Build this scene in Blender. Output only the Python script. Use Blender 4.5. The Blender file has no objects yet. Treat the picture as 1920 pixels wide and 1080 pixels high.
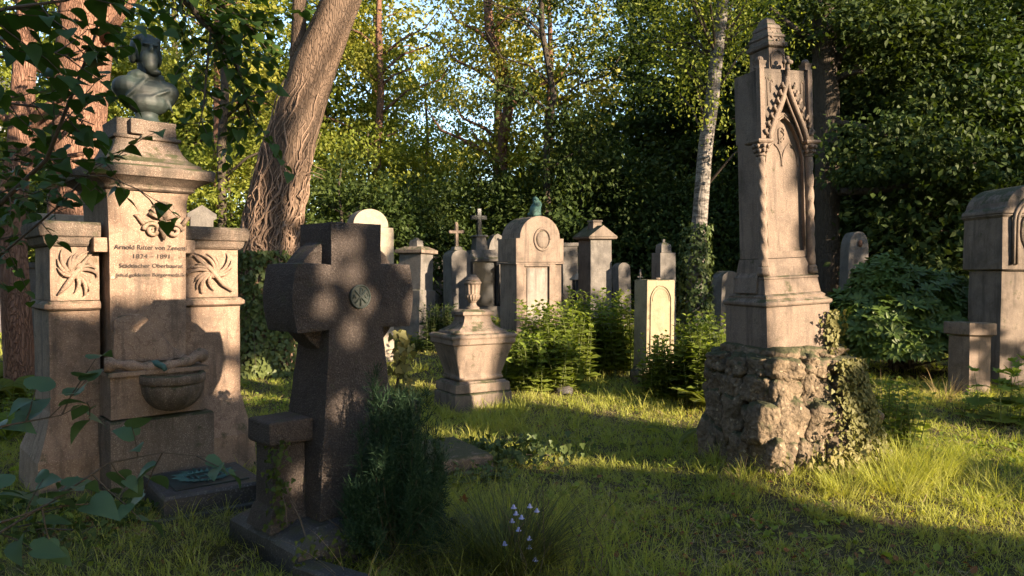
import bpy, math, random
import numpy as np
from mathutils import Vector, Matrix, noise
rad = math.radians
sc = bpy.context.scene
col = sc.collection

# ------------------------------------------------------------------ camera, sky, sun, exposure
EYE = 1.55
cam_d = bpy.data.cameras.new('camera')
cam = bpy.data.objects.new('camera', cam_d); col.objects.link(cam)
cam_d.sensor_width = 36.0; cam_d.lens = 25.7
cam_d.clip_start = 0.05; cam_d.clip_end = 600
cam.location = (0, 0, EYE)
cam.rotation_euler = (rad(90 - 1.25), 0, 0)
sc.camera = cam
SUN_AZ = rad(-35); SUN_EL = rad(16.5)
S = Vector((math.cos(SUN_AZ) * math.cos(SUN_EL), math.sin(SUN_AZ) * math.cos(SUN_EL), math.sin(SUN_EL)))
world = bpy.data.worlds.new('World'); sc.world = world; world.use_nodes = True
wn = world.node_tree.nodes; wl = world.node_tree.links
sky = wn.new('ShaderNodeTexSky'); sky.sky_type = 'NISHITA'; sky.sun_disc = False
sky.sun_elevation = SUN_EL; sky.sun_rotation = math.atan2(S.x, S.y)
sky.air_density = 1.0; sky.dust_density = 0.5; sky.ozone_density = 1.2
bg = wn['Background']; bg.inputs['Strength'].default_value = 0.10
wl.new(sky.outputs['Color'], bg.inputs['Color'])
sun_d = bpy.data.lights.new('sun', 'SUN'); sun_d.energy = 5.0; sun_d.angle = rad(0.5)
sun_d.color = (1.0, 0.80, 0.56)
sun = bpy.data.objects.new('sun', sun_d); col.objects.link(sun)
sun.rotation_euler = S.to_track_quat('Z', 'Y').to_euler()
sc.view_settings.view_transform = 'Standard'; sc.view_settings.look = 'None'
sc.view_settings.exposure = 2.3; sc.view_settings.gamma = 1.0
sc.view_settings.use_curve_mapping = False
sc.cycles.max_bounces = 6; sc.cycles.diffuse_bounces = 3; sc.cycles.glossy_bounces = 2
sc.cycles.transmission_bounces = 3; sc.cycles.transparent_max_bounces = 4
sc.cycles.use_adaptive_sampling = True; sc.cycles.adaptive_threshold = 0.015
sc.cycles.sample_clamp_indirect = 4.0
sc.cycles.use_denoising = True
sc.cycles.caustics_reflective = False; sc.cycles.caustics_refractive = False

# ------------------------------------------------------------------ helpers
F = 1371.0                                    # focal length in photograph pixels
def gz(x, y):
    t = max(0.0, min(y, 34.0) - 7.0)
    z = 0.045 * t * t / (t + 2.0) if t > 0 else 0.0
    z += 0.022 * math.sin(x * 0.9 + 1.3) * math.cos(y * 0.7) + 0.012 * math.sin(x * 2.3 + y * 1.7)
    z += 0.10 * math.exp(-(((x - 2.15) / 1.0) ** 2 + ((y - 5.6) / 0.9) ** 2))
    return z
def gz_np(x, y):
    t = np.clip(np.minimum(y, 34.0) - 7.0, 0, None)
    z = 0.045 * t * t / (t + 2.0)
    z = z + 0.022 * np.sin(x * 0.9 + 1.3) * np.cos(y * 0.7) + 0.012 * np.sin(x * 2.3 + y * 1.7)
    z = z + 0.10 * np.exp(-(((x - 2.15) / 1.0) ** 2 + ((y - 5.6) / 0.9) ** 2))
    return z
def X(px, d): return (px - 960.0) / F * d
def Z(py, d): return EYE + (510.0 - py) / F * d

def tag(o, label=None, cat=None, group=None, kind=None):
    if label: o['label'] = label
    if cat: o['category'] = cat
    if group: o['group'] = group
    if kind: o['kind'] = kind
    return o
def thing(name, label, cat, loc, rz=0.0, group=None, tilt=(0, 0)):
    o = bpy.data.objects.new(name, None); col.objects.link(o)
    o.empty_display_size = 0.2
    o.location = loc; o.rotation_euler = (rad(tilt[0]), rad(tilt[1]), rad(rz))
    return tag(o, label, cat, group)

def link_mesh(name, me, mat, parent=None, smooth=False, bevel=0.0, smooth_angle=None):
    o = bpy.data.objects.new(name, me); col.objects.link(o)
    if mat: me.materials.append(mat)
    if parent: o.parent = parent
    if smooth: me.polygons.foreach_set('use_smooth', [True] * len(me.polygons))
    if bevel:
        b = o.modifiers.new('bevel', 'BEVEL'); b.width = bevel; b.segments = 2
        b.limit_method = 'ANGLE'; b.angle_limit = rad(35); b.harden_normals = False
    return o

class MB:
    """collects primitives, builds ONE mesh object"""
    def __init__(s): s.v = []; s.f = []
    def add(s, vs, fs):
        n = len(s.v); s.v += [tuple(p) for p in vs]; s.f += [tuple(i + n for i in f) for f in fs]; return s
    def loft(s, rings, cap=True):
        k = len(rings[0]); vs = [p for r in rings for p in r]; fs = []
        for a in range(len(rings) - 1):
            for i in range(k):
                j = (i + 1) % k
                fs.append((a * k + i, a * k + j, (a + 1) * k + j, (a + 1) * k + i))
        if cap:
            fs.append(tuple(reversed(range(k)))); fs.append(tuple(range((len(rings) - 1) * k, len(rings) * k)))
        return s.add(vs, fs)
    def tiers(s, lv):
        """lv: (z, x0, x1, y0, y1) rectangles lofted upwards"""
        return s.loft([[(x0, y0, z), (x1, y0, z), (x1, y1, z), (x0, y1, z)] for z, x0, x1, y0, y1 in lv])
    def box(s, x0, x1, y0, y1, z0, z1):
        return s.tiers([(z0, x0, x1, y0, y1), (z1, x0, x1, y0, y1)])
    def prism(s, poly, y0, y1):
        """poly in (x, z), counter-clockwise seen from -Y"""
        k = len(poly)
        vs = [(x, y0, z) for x, z in poly] + [(x, y1, z) for x, z in poly]
        fs = [tuple(range(k)), tuple(reversed(range(k, 2 * k)))]
        for i in range(k):
            j = (i + 1) % k; fs.append((j, i, k + i, k + j))
        return s.add(vs, fs)
    def lathe(s, prof, c=(0, 0, 0), n=24, ribs=0, amp=0.0, twist=0.0, sx=1.0, sy=1.0):
        rings = []
        for r, z in prof:
            ring = []
            for i in range(n):
                a = 2 * math.pi * i / n
                rr = r * (1 + amp * math.cos(ribs * (a) + twist * z)) if ribs else r
                ring.append((c[0] + rr * math.cos(a) * sx, c[1] + rr * math.sin(a) * sy, c[2] + z))
            rings.append(ring)
        return s.loft(rings)
    def tube(s, path, radii, n=8, cap=True):
        path = [Vector(p) for p in path]
        if not hasattr(radii, '__len__'): radii = [radii] * len(path)
        rings = []; up = Vector((0.13, 0.21, 1)).normalized()
        t0 = (path[1] - path[0]).normalized()
        if abs(t0.dot(up)) > 0.95: up = Vector((1, 0.1, 0.05)).normalized()
        u = t0.cross(up).normalized()
        for i, p in enumerate(path):
            a = path[max(0, i - 1)]; b = path[min(len(path) - 1, i + 1)]
            t = (b - a).normalized()
            u = (u - t * u.dot(t)).normalized(); w = t.cross(u)
            rings.append([p + (u * math.cos(2 * math.pi * k / n) + w * math.sin(2 * math.pi * k / n)) * radii[i] for k in range(n)])
        return s.loft(rings, cap)
    def ball(s, c, r, n=12, m=8, rot=None):
        if not hasattr(r, '__len__'): r = (r, r, r)
        rings = []
        for j in range(m + 1):
            ph = -math.pi / 2 + math.pi * (j + 0.02) / (m + 0.04)
            rings.append([])
            for i in range(n):
                a = 2 * math.pi * i / n
                p = Vector((r[0] * math.cos(ph) * math.cos(a), r[1] * math.cos(ph) * math.sin(a), r[2] * math.sin(ph)))
                if rot is not None: p = rot @ p
                rings[-1].append(p + Vector(c))
        return s.loft(rings)
    def mesh(s, name):
        me = bpy.data.meshes.new(name); me.from_pydata(s.v, [], s.f); me.update(); return me
    def build(s, name, mat, parent=None, smooth=False, bevel=0.0):
        return link_mesh(name, s.mesh(name), mat, parent, smooth, bevel)

class TM:
    """fast triangle soup from numpy arrays"""
    def __init__(s): s.V = []; s.T = []; s.n = 0
    def add(s, V, T):
        V = np.asarray(V, dtype=np.float32).reshape(-1, 3); T = np.asarray(T, dtype=np.int32).reshape(-1, 3)
        s.V.append(V); s.T.append(T + s.n); s.n += len(V)
    def mesh(s, name):
        V = np.concatenate(s.V); T = np.concatenate(s.T)
        me = bpy.data.meshes.new(name)
        me.vertices.add(len(V)); me.vertices.foreach_set('co', V.ravel())
        me.loops.add(len(T) * 3); me.loops.foreach_set('vertex_index', T.ravel())
        me.polygons.add(len(T)); me.polygons.foreach_set('loop_start', np.arange(0, len(T) * 3, 3, dtype=np.int32))
        me.update(calc_edges=True); return me
    def build(s, name, mat, parent=None):
        return link_mesh(name, s.mesh(name), mat, parent)

def unit(a): return a / np.maximum(np.linalg.norm(a, axis=-1, keepdims=True), 1e-9)
def frames(ydir, zdir):
    """columns x, y, z of an orthonormal frame from the leaf's direction and normal"""
    y = unit(ydir); x = unit(np.cross(y, zdir)); z = np.cross(x, y)
    return np.stack([x, y, z], axis=-1)
def scatter(tm, tpl, P, R, Sc):
    tv, tt = tpl; n = len(P)
    Sc = np.asarray(Sc, dtype=float)
    if Sc.ndim == 1: Sc = np.repeat(Sc[:, None], 3, axis=1)
    V = np.einsum('nij,nkj->nki', R, tv[None] * Sc[:, None, :]) + P[:, None, :]
    T = (tt[None] + (np.arange(n) * len(tv))[:, None, None])
    tm.add(V.reshape(-1, 3), T.reshape(-1, 3))
def tpl(v, t): return np.array(v, dtype=float), np.array(t, dtype=int)
KITE = tpl([(0, 0, 0), (.3, .42, .07), (0, 1, 0), (-.3, .42, .07)], [(0, 1, 2), (0, 2, 3)])
LEAF = tpl([(0, 0, 0), (.26, .2, .05), (.31, .5, .06), (0, 1, -.06), (-.31, .5, .06), (-.26, .2, .05), (0, .5, 0)],
           [(0, 1, 6), (1, 2, 6), (2, 3, 6), (3, 4, 6), (4, 5, 6), (5, 0, 6)])
LANCE = tpl([(0, 0, 0), (.13, .35, .04), (.12, .7, .03), (0, 1, -.05), (-.12, .7, .03), (-.13, .35, .04), (0, .5, -.01)],
            [(0, 1, 6), (1, 2, 6), (2, 3, 6), (3, 4, 6), (4, 5, 6), (5, 0, 6)])
NEEDLE = tpl([(-.06, 0, 0), (.06, 0, 0), (0, 1, 0)], [(0, 1, 2)])
HEART = tpl([(0, 0, 0), (.2, -.12, .03), (.42, .0, .07), (.5, .25, .09), (.42, .52, .06), (.24, .78, .0), (0, 1.08, -.10),
             (-.24, .78, .0), (-.42, .52, .06), (-.5, .25, .09), (-.42, .0, .07), (-.2, -.12, .03), (0, .35, -.01), (0, .7, -.02)],
            [(0, 1, 12), (1, 2, 12), (2, 3, 12), (3, 4, 12), (4, 13, 12), (4, 5, 13), (5, 6, 13),
             (6, 7, 13), (7, 8, 13), (8, 12, 13), (8, 9, 12), (9, 10, 12), (10, 11, 12), (11, 0, 12)])
IVY = tpl([(0, 0, 0), (.28, -.08, .02), (.48, .22, .05), (.25, .38, .02), (.22, .62, .02), (0, 1, 0), (-.22, .62, .02), (-.25, .38, .02),
           (-.48, .22, .05), (-.28, -.08, .02), (0, .35, -.02)],
          [(i, i + 1, 10) for i in range(9)] + [(9, 0, 10)])
MAPLE = tpl([(0, 0, 0), (.25, -.1, .02), (.55, .1, .05), (.32, .28, .02), (.62, .62, .04), (.25, .58, .0), (0, 1.05, -.06), (-.25, .58, .0),
             (-.62, .62, .04), (-.32, .28, .02), (-.55, .1, .05), (-.25, -.1, .02), (0, .35, -.02)],
            [(i, i + 1, 12) for i in range(11)] + [(11, 0, 12)])

# ------------------------------------------------------------------ materials
def mat_new(name):
    m = bpy.data.materials.new(name); m.use_nodes = True
    nt = m.node_tree; return m, nt.nodes, nt.links, nt.nodes['Principled BSDF'], nt.nodes['Material Output']
def rgb(c): return (c[0], c[1], c[2], 1.0)
def mixc(N, L, fac, a, b, mode='MIX'):
    n = N.new('ShaderNodeMix'); n.data_type = 'RGBA'; n.blend_type = mode; n.clamp_factor = True
    for sock, v in ((n.inputs[0], fac), (n.inputs[6], a), (n.inputs[7], b)):
        if isinstance(v, (int, float)): sock.default_value = v
        elif isinstance(v, tuple): sock.default_value = rgb(v)
        else: L.new(v, sock)
    return n.outputs[2]
def ramp(N, L, src, a, b):
    n = N.new('ShaderNodeMapRange'); n.clamp = True
    n.inputs['From Min'].default_value = a; n.inputs['From Max'].default_value = b
    L.new(src, n.inputs['Value']); return n.outputs['Result']
def tex_noise(N, L, vec, scale, detail=4.0, rough=0.55, stretch=None, offset=0.0):
    if stretch or offset:
        mp = N.new('ShaderNodeMapping'); L.new(vec, mp.inputs['Vector'])
        if stretch: mp.inputs['Scale'].default_value = stretch
        mp.inputs['Location'].default_value = (offset, offset * .7, offset * 1.3)
        vec = mp.outputs['Vector']
    n = N.new('ShaderNodeTexNoise'); n.inputs['Scale'].default_value = scale
    n.inputs['Detail'].default_value = detail; n.inputs['Roughness'].default_value = rough
    L.new(vec, n.inputs['Vector']); return n.outputs['Fac']
def bump(N, L, height, dist, strength=1.0, prev=None):
    b = N.new('ShaderNodeBump'); b.inputs['Distance'].default_value = dist; b.inputs['Strength'].default_value = strength
    L.new(height, b.inputs['Height'])
    if prev is not None: L.new(prev, b.inputs['Normal'])
    return b.outputs['Normal']
def stone(name, c1, c2, stain, speck=None, speck_amt=0.3, pit=0.004, streak=0.5, moss=0.0, grain=60.0, rough=0.88, coarse=7.0, veins=None):
    m, N, L, P, O = mat_new(name)
    tc = N.new('ShaderNodeTexCoord'); oi = N.new('ShaderNodeObjectInfo')
    vec = tc.outputs['Object']
    big = tex_noise(N, L, vec, coarse, 6, 0.62)
    c = mixc(N, L, ramp(N, L, big, .32, .68), c1, c2)
    fine = tex_noise(N, L, vec, grain, 3, 0.6)
    c = mixc(N, L, ramp(N, L, fine, .35, .8), c, tuple(x * .8 for x in c2), 'MIX')
    if veins:
        vv = N.new('ShaderNodeTexVoronoi'); vv.feature = 'DISTANCE_TO_EDGE'; vv.inputs['Scale'].default_value = 4.5
        wob = N.new('ShaderNodeTexNoise'); wob.inputs['Scale'].default_value = 5; wob.inputs['Detail'].default_value = 4
        L.new(vec, wob.inputs['Vector'])
        ad = N.new('ShaderNodeVectorMath'); ad.operation = 'MULTIPLY_ADD'; ad.inputs[1].default_value = (.45, .45, .45)
        L.new(wob.outputs['Color'], ad.inputs[0]); L.new(vec, ad.inputs[2]); L.new(ad.outputs[0], vv.inputs['Vector'])
        g = ramp(N, L, vv.outputs['Distance'], .0, .05)
        c = mixc(N, L, g, veins, c)
    if speck:
        vo = N.new('ShaderNodeTexVoronoi'); vo.inputs['Scale'].default_value = grain * 1.6; L.new(vec, vo.inputs['Vector'])
        sp = N.new('ShaderNodeSeparateColor'); L.new(vo.outputs['Color'], sp.inputs[0])
        g = ramp(N, L, sp.outputs[0], 1 - speck_amt, 1 - speck_amt + .05)
        c = mixc(N, L, g, c, speck)
    st = tex_noise(N, L, vec, 3.2, 5, 0.65, stretch=(3.0, 3.0, .38), offset=2.3)
    c = mixc(N, L, ramp(N, L, st, .72 - streak * .35, .85 - streak * .15), c, stain)
    crust = tex_noise(N, L, vec, 1.7, 9, .72, offset=9.1)
    c = mixc(N, L, ramp(N, L, crust, .49, .64), c, mixc(N, L, .68, c, stain))
    li = N.new('ShaderNodeTexVoronoi'); li.inputs['Scale'].default_value = 17; L.new(vec, li.inputs['Vector'])
    lm = N.new('ShaderNodeMath'); lm.operation = 'ADD'; L.new(li.outputs['Distance'], lm.inputs[0])
    ln_ = tex_noise(N, L, vec, 2.6, 6, .75, offset=3.3); inv = ramp(N, L, ln_, .70, .42); L.new(inv, lm.inputs[1])
    c = mixc(N, L, ramp(N, L, lm.outputs[0], .34, .26), c, tuple(min(.5, x * 1.25 + .02) for x in (c1[0] * .92, c1[1], c1[2])))
    if moss:
        geo = N.new('ShaderNodeNewGeometry'); sx = N.new('ShaderNodeSeparateXYZ'); L.new(geo.outputs['Normal'], sx.inputs[0])
        up = ramp(N, L, sx.outputs['Z'], .2, .9)
        mn = tex_noise(N, L, vec, 9, 5, .7, offset=5.1)
        a = N.new('ShaderNodeMath'); a.operation = 'MULTIPLY_ADD'; L.new(up, a.inputs[0]); a.inputs[1].default_value = .35 * moss; L.new(mn, a.inputs[2])
        c = mixc(N, L, ramp(N, L, a.outputs[0], .60, .74), c, (.045, .045, .022))
    L.new(c, P.inputs['Base Color']); P.inputs['Roughness'].default_value = rough
    P.inputs['Specular IOR Level'].default_value = .25
    nrm = bump(N, L, big, pit * 3, .8)
    vo2 = N.new('ShaderNodeTexVoronoi'); vo2.inputs['Scale'].default_value = grain * .8; L.new(vec, vo2.inputs['Vector'])
    nrm = bump(N, L, vo2.outputs['Distance'], pit, .7, nrm)
    nrm = bump(N, L, fine, pit, .9, nrm)
    L.new(nrm, P.inputs['Normal'])
    return m
def leafmat(name, c1, c2, trans=0.4, rough=.6, c3=None, tcol=None, spec=.16, back=None):
    m, N, L, P, O = mat_new(name)
    geo = N.new('ShaderNodeNewGeometry'); oi = N.new('ShaderNodeObjectInfo'); tc = N.new('ShaderNodeTexCoord')
    c = mixc(N, L, geo.outputs['Random Per Island'], c1, c2)
    ns = tex_noise(N, L, tc.outputs['Object'], .55, 3, .6)
    c = mixc(N, L, ramp(N, L, ns, .35, .7), c, c3 or tuple(x * 1.35 for x in c2))
    c = mixc(N, L, oi.outputs['Random'], c, mixc(N, L, .5, c, tuple((c1[i] + c2[i]) * .45 for i in range(3))))
    L.new(c, P.inputs['Base Color']); P.inputs['Roughness'].default_value = rough
    P.inputs['Specular IOR Level'].default_value = spec
    t = N.new('ShaderNodeBsdfTranslucent')
    tcx = mixc(N, L, 1.0, c, tcol or (1.0, 1.0, .35), 'MULTIPLY')
    L.new(tcx, t.inputs['Color'])
    mx = N.new('ShaderNodeMixShader'); mx.inputs[0].default_value = trans
    L.new(P.outputs[0], mx.inputs[1]); L.new(t.outputs[0], mx.inputs[2]); L.new(mx.outputs[0], O.inputs['Surface'])
    return m
def barkmat(name, c1, c2, scale=6.0, depth=.03, stretch=(1, 1, .22), birch=False):
    m, N, L, P, O = mat_new(name)
    tc = N.new('ShaderNodeTexCoord'); vec = tc.outputs['Object']
    mp = N.new('ShaderNodeMapping'); mp.inputs['Scale'].default_value = stretch; L.new(vec, mp.inputs['Vector'])
    wob = N.new('ShaderNodeTexNoise'); wob.inputs['Scale'].default_value = 3 * scale / 6; L.new(mp.outputs[0], wob.inputs['Vector'])
    ad = N.new('ShaderNodeVectorMath'); ad.operation = 'MULTIPLY_ADD'; ad.inputs[1].default_value = (.22, .22, .22)
    L.new(wob.outputs['Color'], ad.inputs[0]); L.new(mp.outputs[0], ad.inputs[2])
    vo = N.new('ShaderNodeTexVoronoi'); vo.feature = 'DISTANCE_TO_EDGE'; vo.inputs['Scale'].default_value = scale * 2.2; L.new(ad.outputs[0], vo.inputs['Vector'])
    f = tex_noise(N, L, vec, scale * 7, 4, .65)
    g = ramp(N, L, vo.outputs['Distance'], .0, .16)
    if birch:
        dk = tex_noise(N, L, vec, 3.6, 5, .72, stretch=(1.6, 1.6, 5.5))
        c = mixc(N, L, ramp(N, L, dk, .46, .55), c2, c1)
        c = mixc(N, L, ramp(N, L, f, .35, .75), c, tuple(x * .6 for x in c2))
    else:
        c = mixc(N, L, g, c1, c2)
        c = mixc(N, L, ramp(N, L, f, .3, .75), c, tuple(x * .62 for x in c2))
        big = tex_noise(N, L, vec, 1.5, 3, .5)
        c = mixc(N, L, ramp(N, L, big, .4, .75), c, tuple(x * .7 + .01 for x in c2))
    L.new(c, P.inputs['Base Color']); P.inputs['Roughness'].default_value = .92; P.inputs['Specular IOR Level'].default_value = .15
    n1 = bump(N, L, g, depth, .9); n2 = bump(N, L, f, depth * .3, .8, n1); L.new(n2, P.inputs['Normal'])
    return m
def plain(name, c, rough=.6, metal=0.0, c2=None, scale=20.0, bmp=0.0, spec=.4):
    m, N, L, P, O = mat_new(name)
    tc = N.new('ShaderNodeTexCoord'); f = tex_noise(N, L, tc.outputs['Object'], scale, 5, .65)
    L.new(mixc(N, L, ramp(N, L, f, .35, .68), c, c2 or tuple(x * .7 for x in c)), P.inputs['Base Color'])
    P.inputs['Roughness'].default_value = rough; P.inputs['Metallic'].default_value = metal; P.inputs['Specular IOR Level'].default_value = spec
    if bmp: L.new(bump(N, L, f, bmp), P.inputs['Normal'])
    return m

M = {}
M['pink'] = stone('pink_limestone', (.265, .183, .136), (.178, .120, .090), (.060, .047, .039), speck=(.33, .25, .19), speck_amt=.10, pit=.0025, streak=.55, moss=.5, grain=170, veins=(.15, .098, .072))
M['pinkdark'] = stone('weathered_limestone', (.17, .125, .098), (.115, .085, .067), (.05, .04, .033), speck=(.24, .19, .155), speck_amt=.14, pit=.005, streak=.7, moss=.8, grain=150, veins=(.13, .09, .07))
M['granite'] = stone('coarse_granite', (.066, .051, .045), (.038, .030, .027), (.035, .027, .025), speck=(.080, .064, .058), speck_amt=.20, pit=.006, streak=.35, moss=.3, grain=120)
M['granitedark'] = stone('dark_granite', (.060, .052, .050), (.038, .034, .034), (.02, .018, .018), speck=(.10, .09, .088), speck_amt=.12, pit=.002, streak=.3, moss=.3, grain=90, rough=.6)
M['sand'] = stone('grey_sandstone', (.215, .160, .126), (.145, .108, .086), (.050, .040, .034), speck=(.27, .21, .17), speck_amt=.08, pit=.003, streak=.62, moss=.5, grain=200, coarse=4)
M['sanddark'] = stone('sooty_sandstone', (.19, .148, .12), (.125, .098, .08), (.05, .04, .034), pit=.004, streak=.75, moss=.8, grain=150)
M['cream'] = stone('cream_limestone', (.30, .245, .165), (.215, .175, .115), (.09, .075, .05), pit=.003, streak=.4, moss=.9, grain=150)
M['pale'] = stone('pale_headstone', (.29, .24, .185), (.21, .175, .14), (.10, .085, .07), pit=.002, streak=.2, grain=60)
M['blotched'] = stone('blotched_panel', (.27, .235, .20), (.16, .14, .125), (.07, .06, .055), pit=.003, streak=.8, grain=120, coarse=5)
M['grey'] = stone('grey_headstone', (.155, .138, .126), (.10, .09, .083), (.045, .04, .037), pit=.003, streak=.5, moss=.5, grain=60)
M['tufa'] = stone('tufa_rock', (.19, .14, .095), (.085, .063, .043), (.03, .025, .018), speck=(.24, .19, .13), speck_amt=.06, pit=.014, streak=.5, moss=1.1, grain=34, coarse=9)
M['black'] = stone('black_granite', (.028, .028, .032), (.020, .020, .023), (.04, .038, .036), pit=.0006, streak=.3, grain=120, rough=.22)
M['bronze'] = plain('weathered_bronze', (.010, .012, .011), .6, .0, (.022, .034, .030), 6, .004)
M['darkbronze'] = plain('blackened_bronze', (.010, .012, .011), .55, 0, (.02, .03, .026), 40, .002)
M['verdigris'] = plain('verdigris_bronze', (.05, .12, .105), .7, .15, (.025, .05, .045), 14, .004)
M['letters'] = plain('engraved_lettering', (.035, .028, .026), .9)
M['soil'] = plain('dark_soil', (.035, .024, .016), .95, 0, (.02, .015, .011), 30, .01)
M['plaster'] = plain('pale_plaster', (.62, .58, .53), .9, 0, (.55, .50, .45), 3)
M['tin'] = plain('painted_tin', (.03, .03, .03), .4)
M['glassy'] = plain('dark_glass', (.03, .035, .045), .08, 0, None, 5, 0, .6)
M['candle'] = plain('white_candle_cup', (.7, .68, .66), .4)

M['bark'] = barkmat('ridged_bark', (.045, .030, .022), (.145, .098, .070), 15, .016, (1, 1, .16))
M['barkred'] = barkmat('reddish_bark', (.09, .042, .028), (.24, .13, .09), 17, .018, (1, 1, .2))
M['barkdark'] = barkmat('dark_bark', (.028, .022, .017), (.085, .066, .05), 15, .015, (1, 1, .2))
M['birch'] = barkmat('birch_bark', (.03, .026, .023), (.21, .185, .165), 6, .006, birch=True)
M['vine'] = plain('dry_vine_bark', (.21, .14, .10), .9, 0, (.12, .075, .05), 25, .004)
M['twig'] = plain('twig_bark', (.07, .05, .035), .85, 0, (.04, .03, .02), 40)
M['stemgreen'] = plain('green_stem', (.10, .12, .035), .7)
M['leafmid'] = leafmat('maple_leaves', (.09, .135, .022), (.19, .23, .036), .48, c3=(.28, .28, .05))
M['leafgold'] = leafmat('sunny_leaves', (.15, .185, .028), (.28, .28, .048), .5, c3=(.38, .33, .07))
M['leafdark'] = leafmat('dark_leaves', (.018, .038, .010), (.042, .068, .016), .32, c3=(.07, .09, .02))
M['leaflinden'] = leafmat('linden_leaves', (.025, .058, .016), (.045, .085, .020), .42, .45, c3=(.06, .10, .022))
M['leafblue'] = leafmat('hazel_leaves', (.045, .085, .045), (.07, .115, .06), .3, .5, c3=(.06, .11, .055))
M['rhodo'] = leafmat('rhododendron_leaves', (.035, .065, .014), (.075, .115, .022), .25, .45, c3=(.10, .14, .028), spec=.25)
M['nettle'] = leafmat('balsam_leaves', (.09, .145, .026), (.17, .23, .038), .46, c3=(.26, .29, .05))
M['fern'] = leafmat('fern_fronds', (.10, .135, .022), (.16, .18, .035), .45, c3=(.2, .19, .05))
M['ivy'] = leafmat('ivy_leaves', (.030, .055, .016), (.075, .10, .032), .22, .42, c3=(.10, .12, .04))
M['ivylit'] = leafmat('sunlit_ivy_leaves', (.09, .10, .034), (.15, .145, .05), .25, .55, c3=(.20, .165, .065))  # lit copy of the ivy: sunshine put into the leaf colour
M['conifer'] = leafmat('conifer_sprays', (.014, .034, .017), (.028, .055, .026), .15, .6, c3=(.03, .06, .026))
M['grass'] = leafmat('grass_blades', (.20, .25, .042), (.38, .40, .085), .50, .65, c3=(.50, .46, .15), spec=.10)
M['tuftgrass'] = leafmat('sedge_blades', (.045, .060, .018), (.10, .11, .035), .3, .55, c3=(.09, .085, .03))
M['thatch'] = leafmat('straw_thatch', (.20, .15, .08), (.36, .28, .16), .25, .8, c3=(.28, .24, .12), tcol=(1, .9, .7), spec=.1)
M['dry'] = leafmat('dry_grass', (.30, .21, .10), (.42, .31, .16), .35, .7, c3=(.36, .26, .12), tcol=(1, .9, .7))
M['litter'] = leafmat('fallen_leaves', (.12, .05, .02), (.30, .11, .035), .25, .8, c3=(.16, .09, .045), tcol=(1, .7, .4))
M['bell'] = leafmat('harebell_petals', (.30, .30, .55), (.42, .42, .68), .35, .6, c3=(.58, .56, .85), tcol=(.9, .9, 1))

# ------------------------------------------------------------------ ground, grass, soil
def build_ground():
    xs = np.concatenate([np.linspace(-150, -14, 18), np.linspace(-13, 13, 105), np.linspace(14, 150, 18)])
    ys = np.concatenate([np.linspace(-60, -4, 12), np.linspace(-3, 18, 85), np.linspace(19, 60, 30), np.linspace(70, 250, 10)])
    XX, YY = np.meshgrid(xs, ys); ZZ = gz_np(XX, YY)
    V = np.stack([XX, YY, ZZ], -1).reshape(-1, 3); nx = len(xs); T = []
    for j in range(len(ys) - 1):
        for i in range(nx - 1):
            a = j * nx + i; T += [(a, a + 1, a + nx + 1), (a, a + nx + 1, a + nx)]
    m, N, L, P, O = mat_new('turf_soil')
    tc = N.new('ShaderNodeTexCoord'); v = tc.outputs['Object']
    a = tex_noise(N, L, v, 1.1, 5, .6); b = tex_noise(N, L, v, 28, 5, .7)
    c = mixc(N, L, ramp(N, L, a, .35, .65), (.075, .078, .028), (.12, .09, .05))
    c = mixc(N, L, ramp(N, L, b, .35, .65), c, (.030, .026, .013))
    L.new(c, P.inputs['Base Color']); P.inputs['Roughness'].default_value = .95; P.inputs['Specular IOR Level'].default_value = .1
    L.new(bump(N, L, b, .03), P.inputs['Normal'])
    tm = TM(); tm.add(V, T); o = tm.build('ground', m)
    o.data.polygons.foreach_set('use_smooth', [True] * len(o.data.polygons))
    tag(o, kind='structure')
build_ground()

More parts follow.
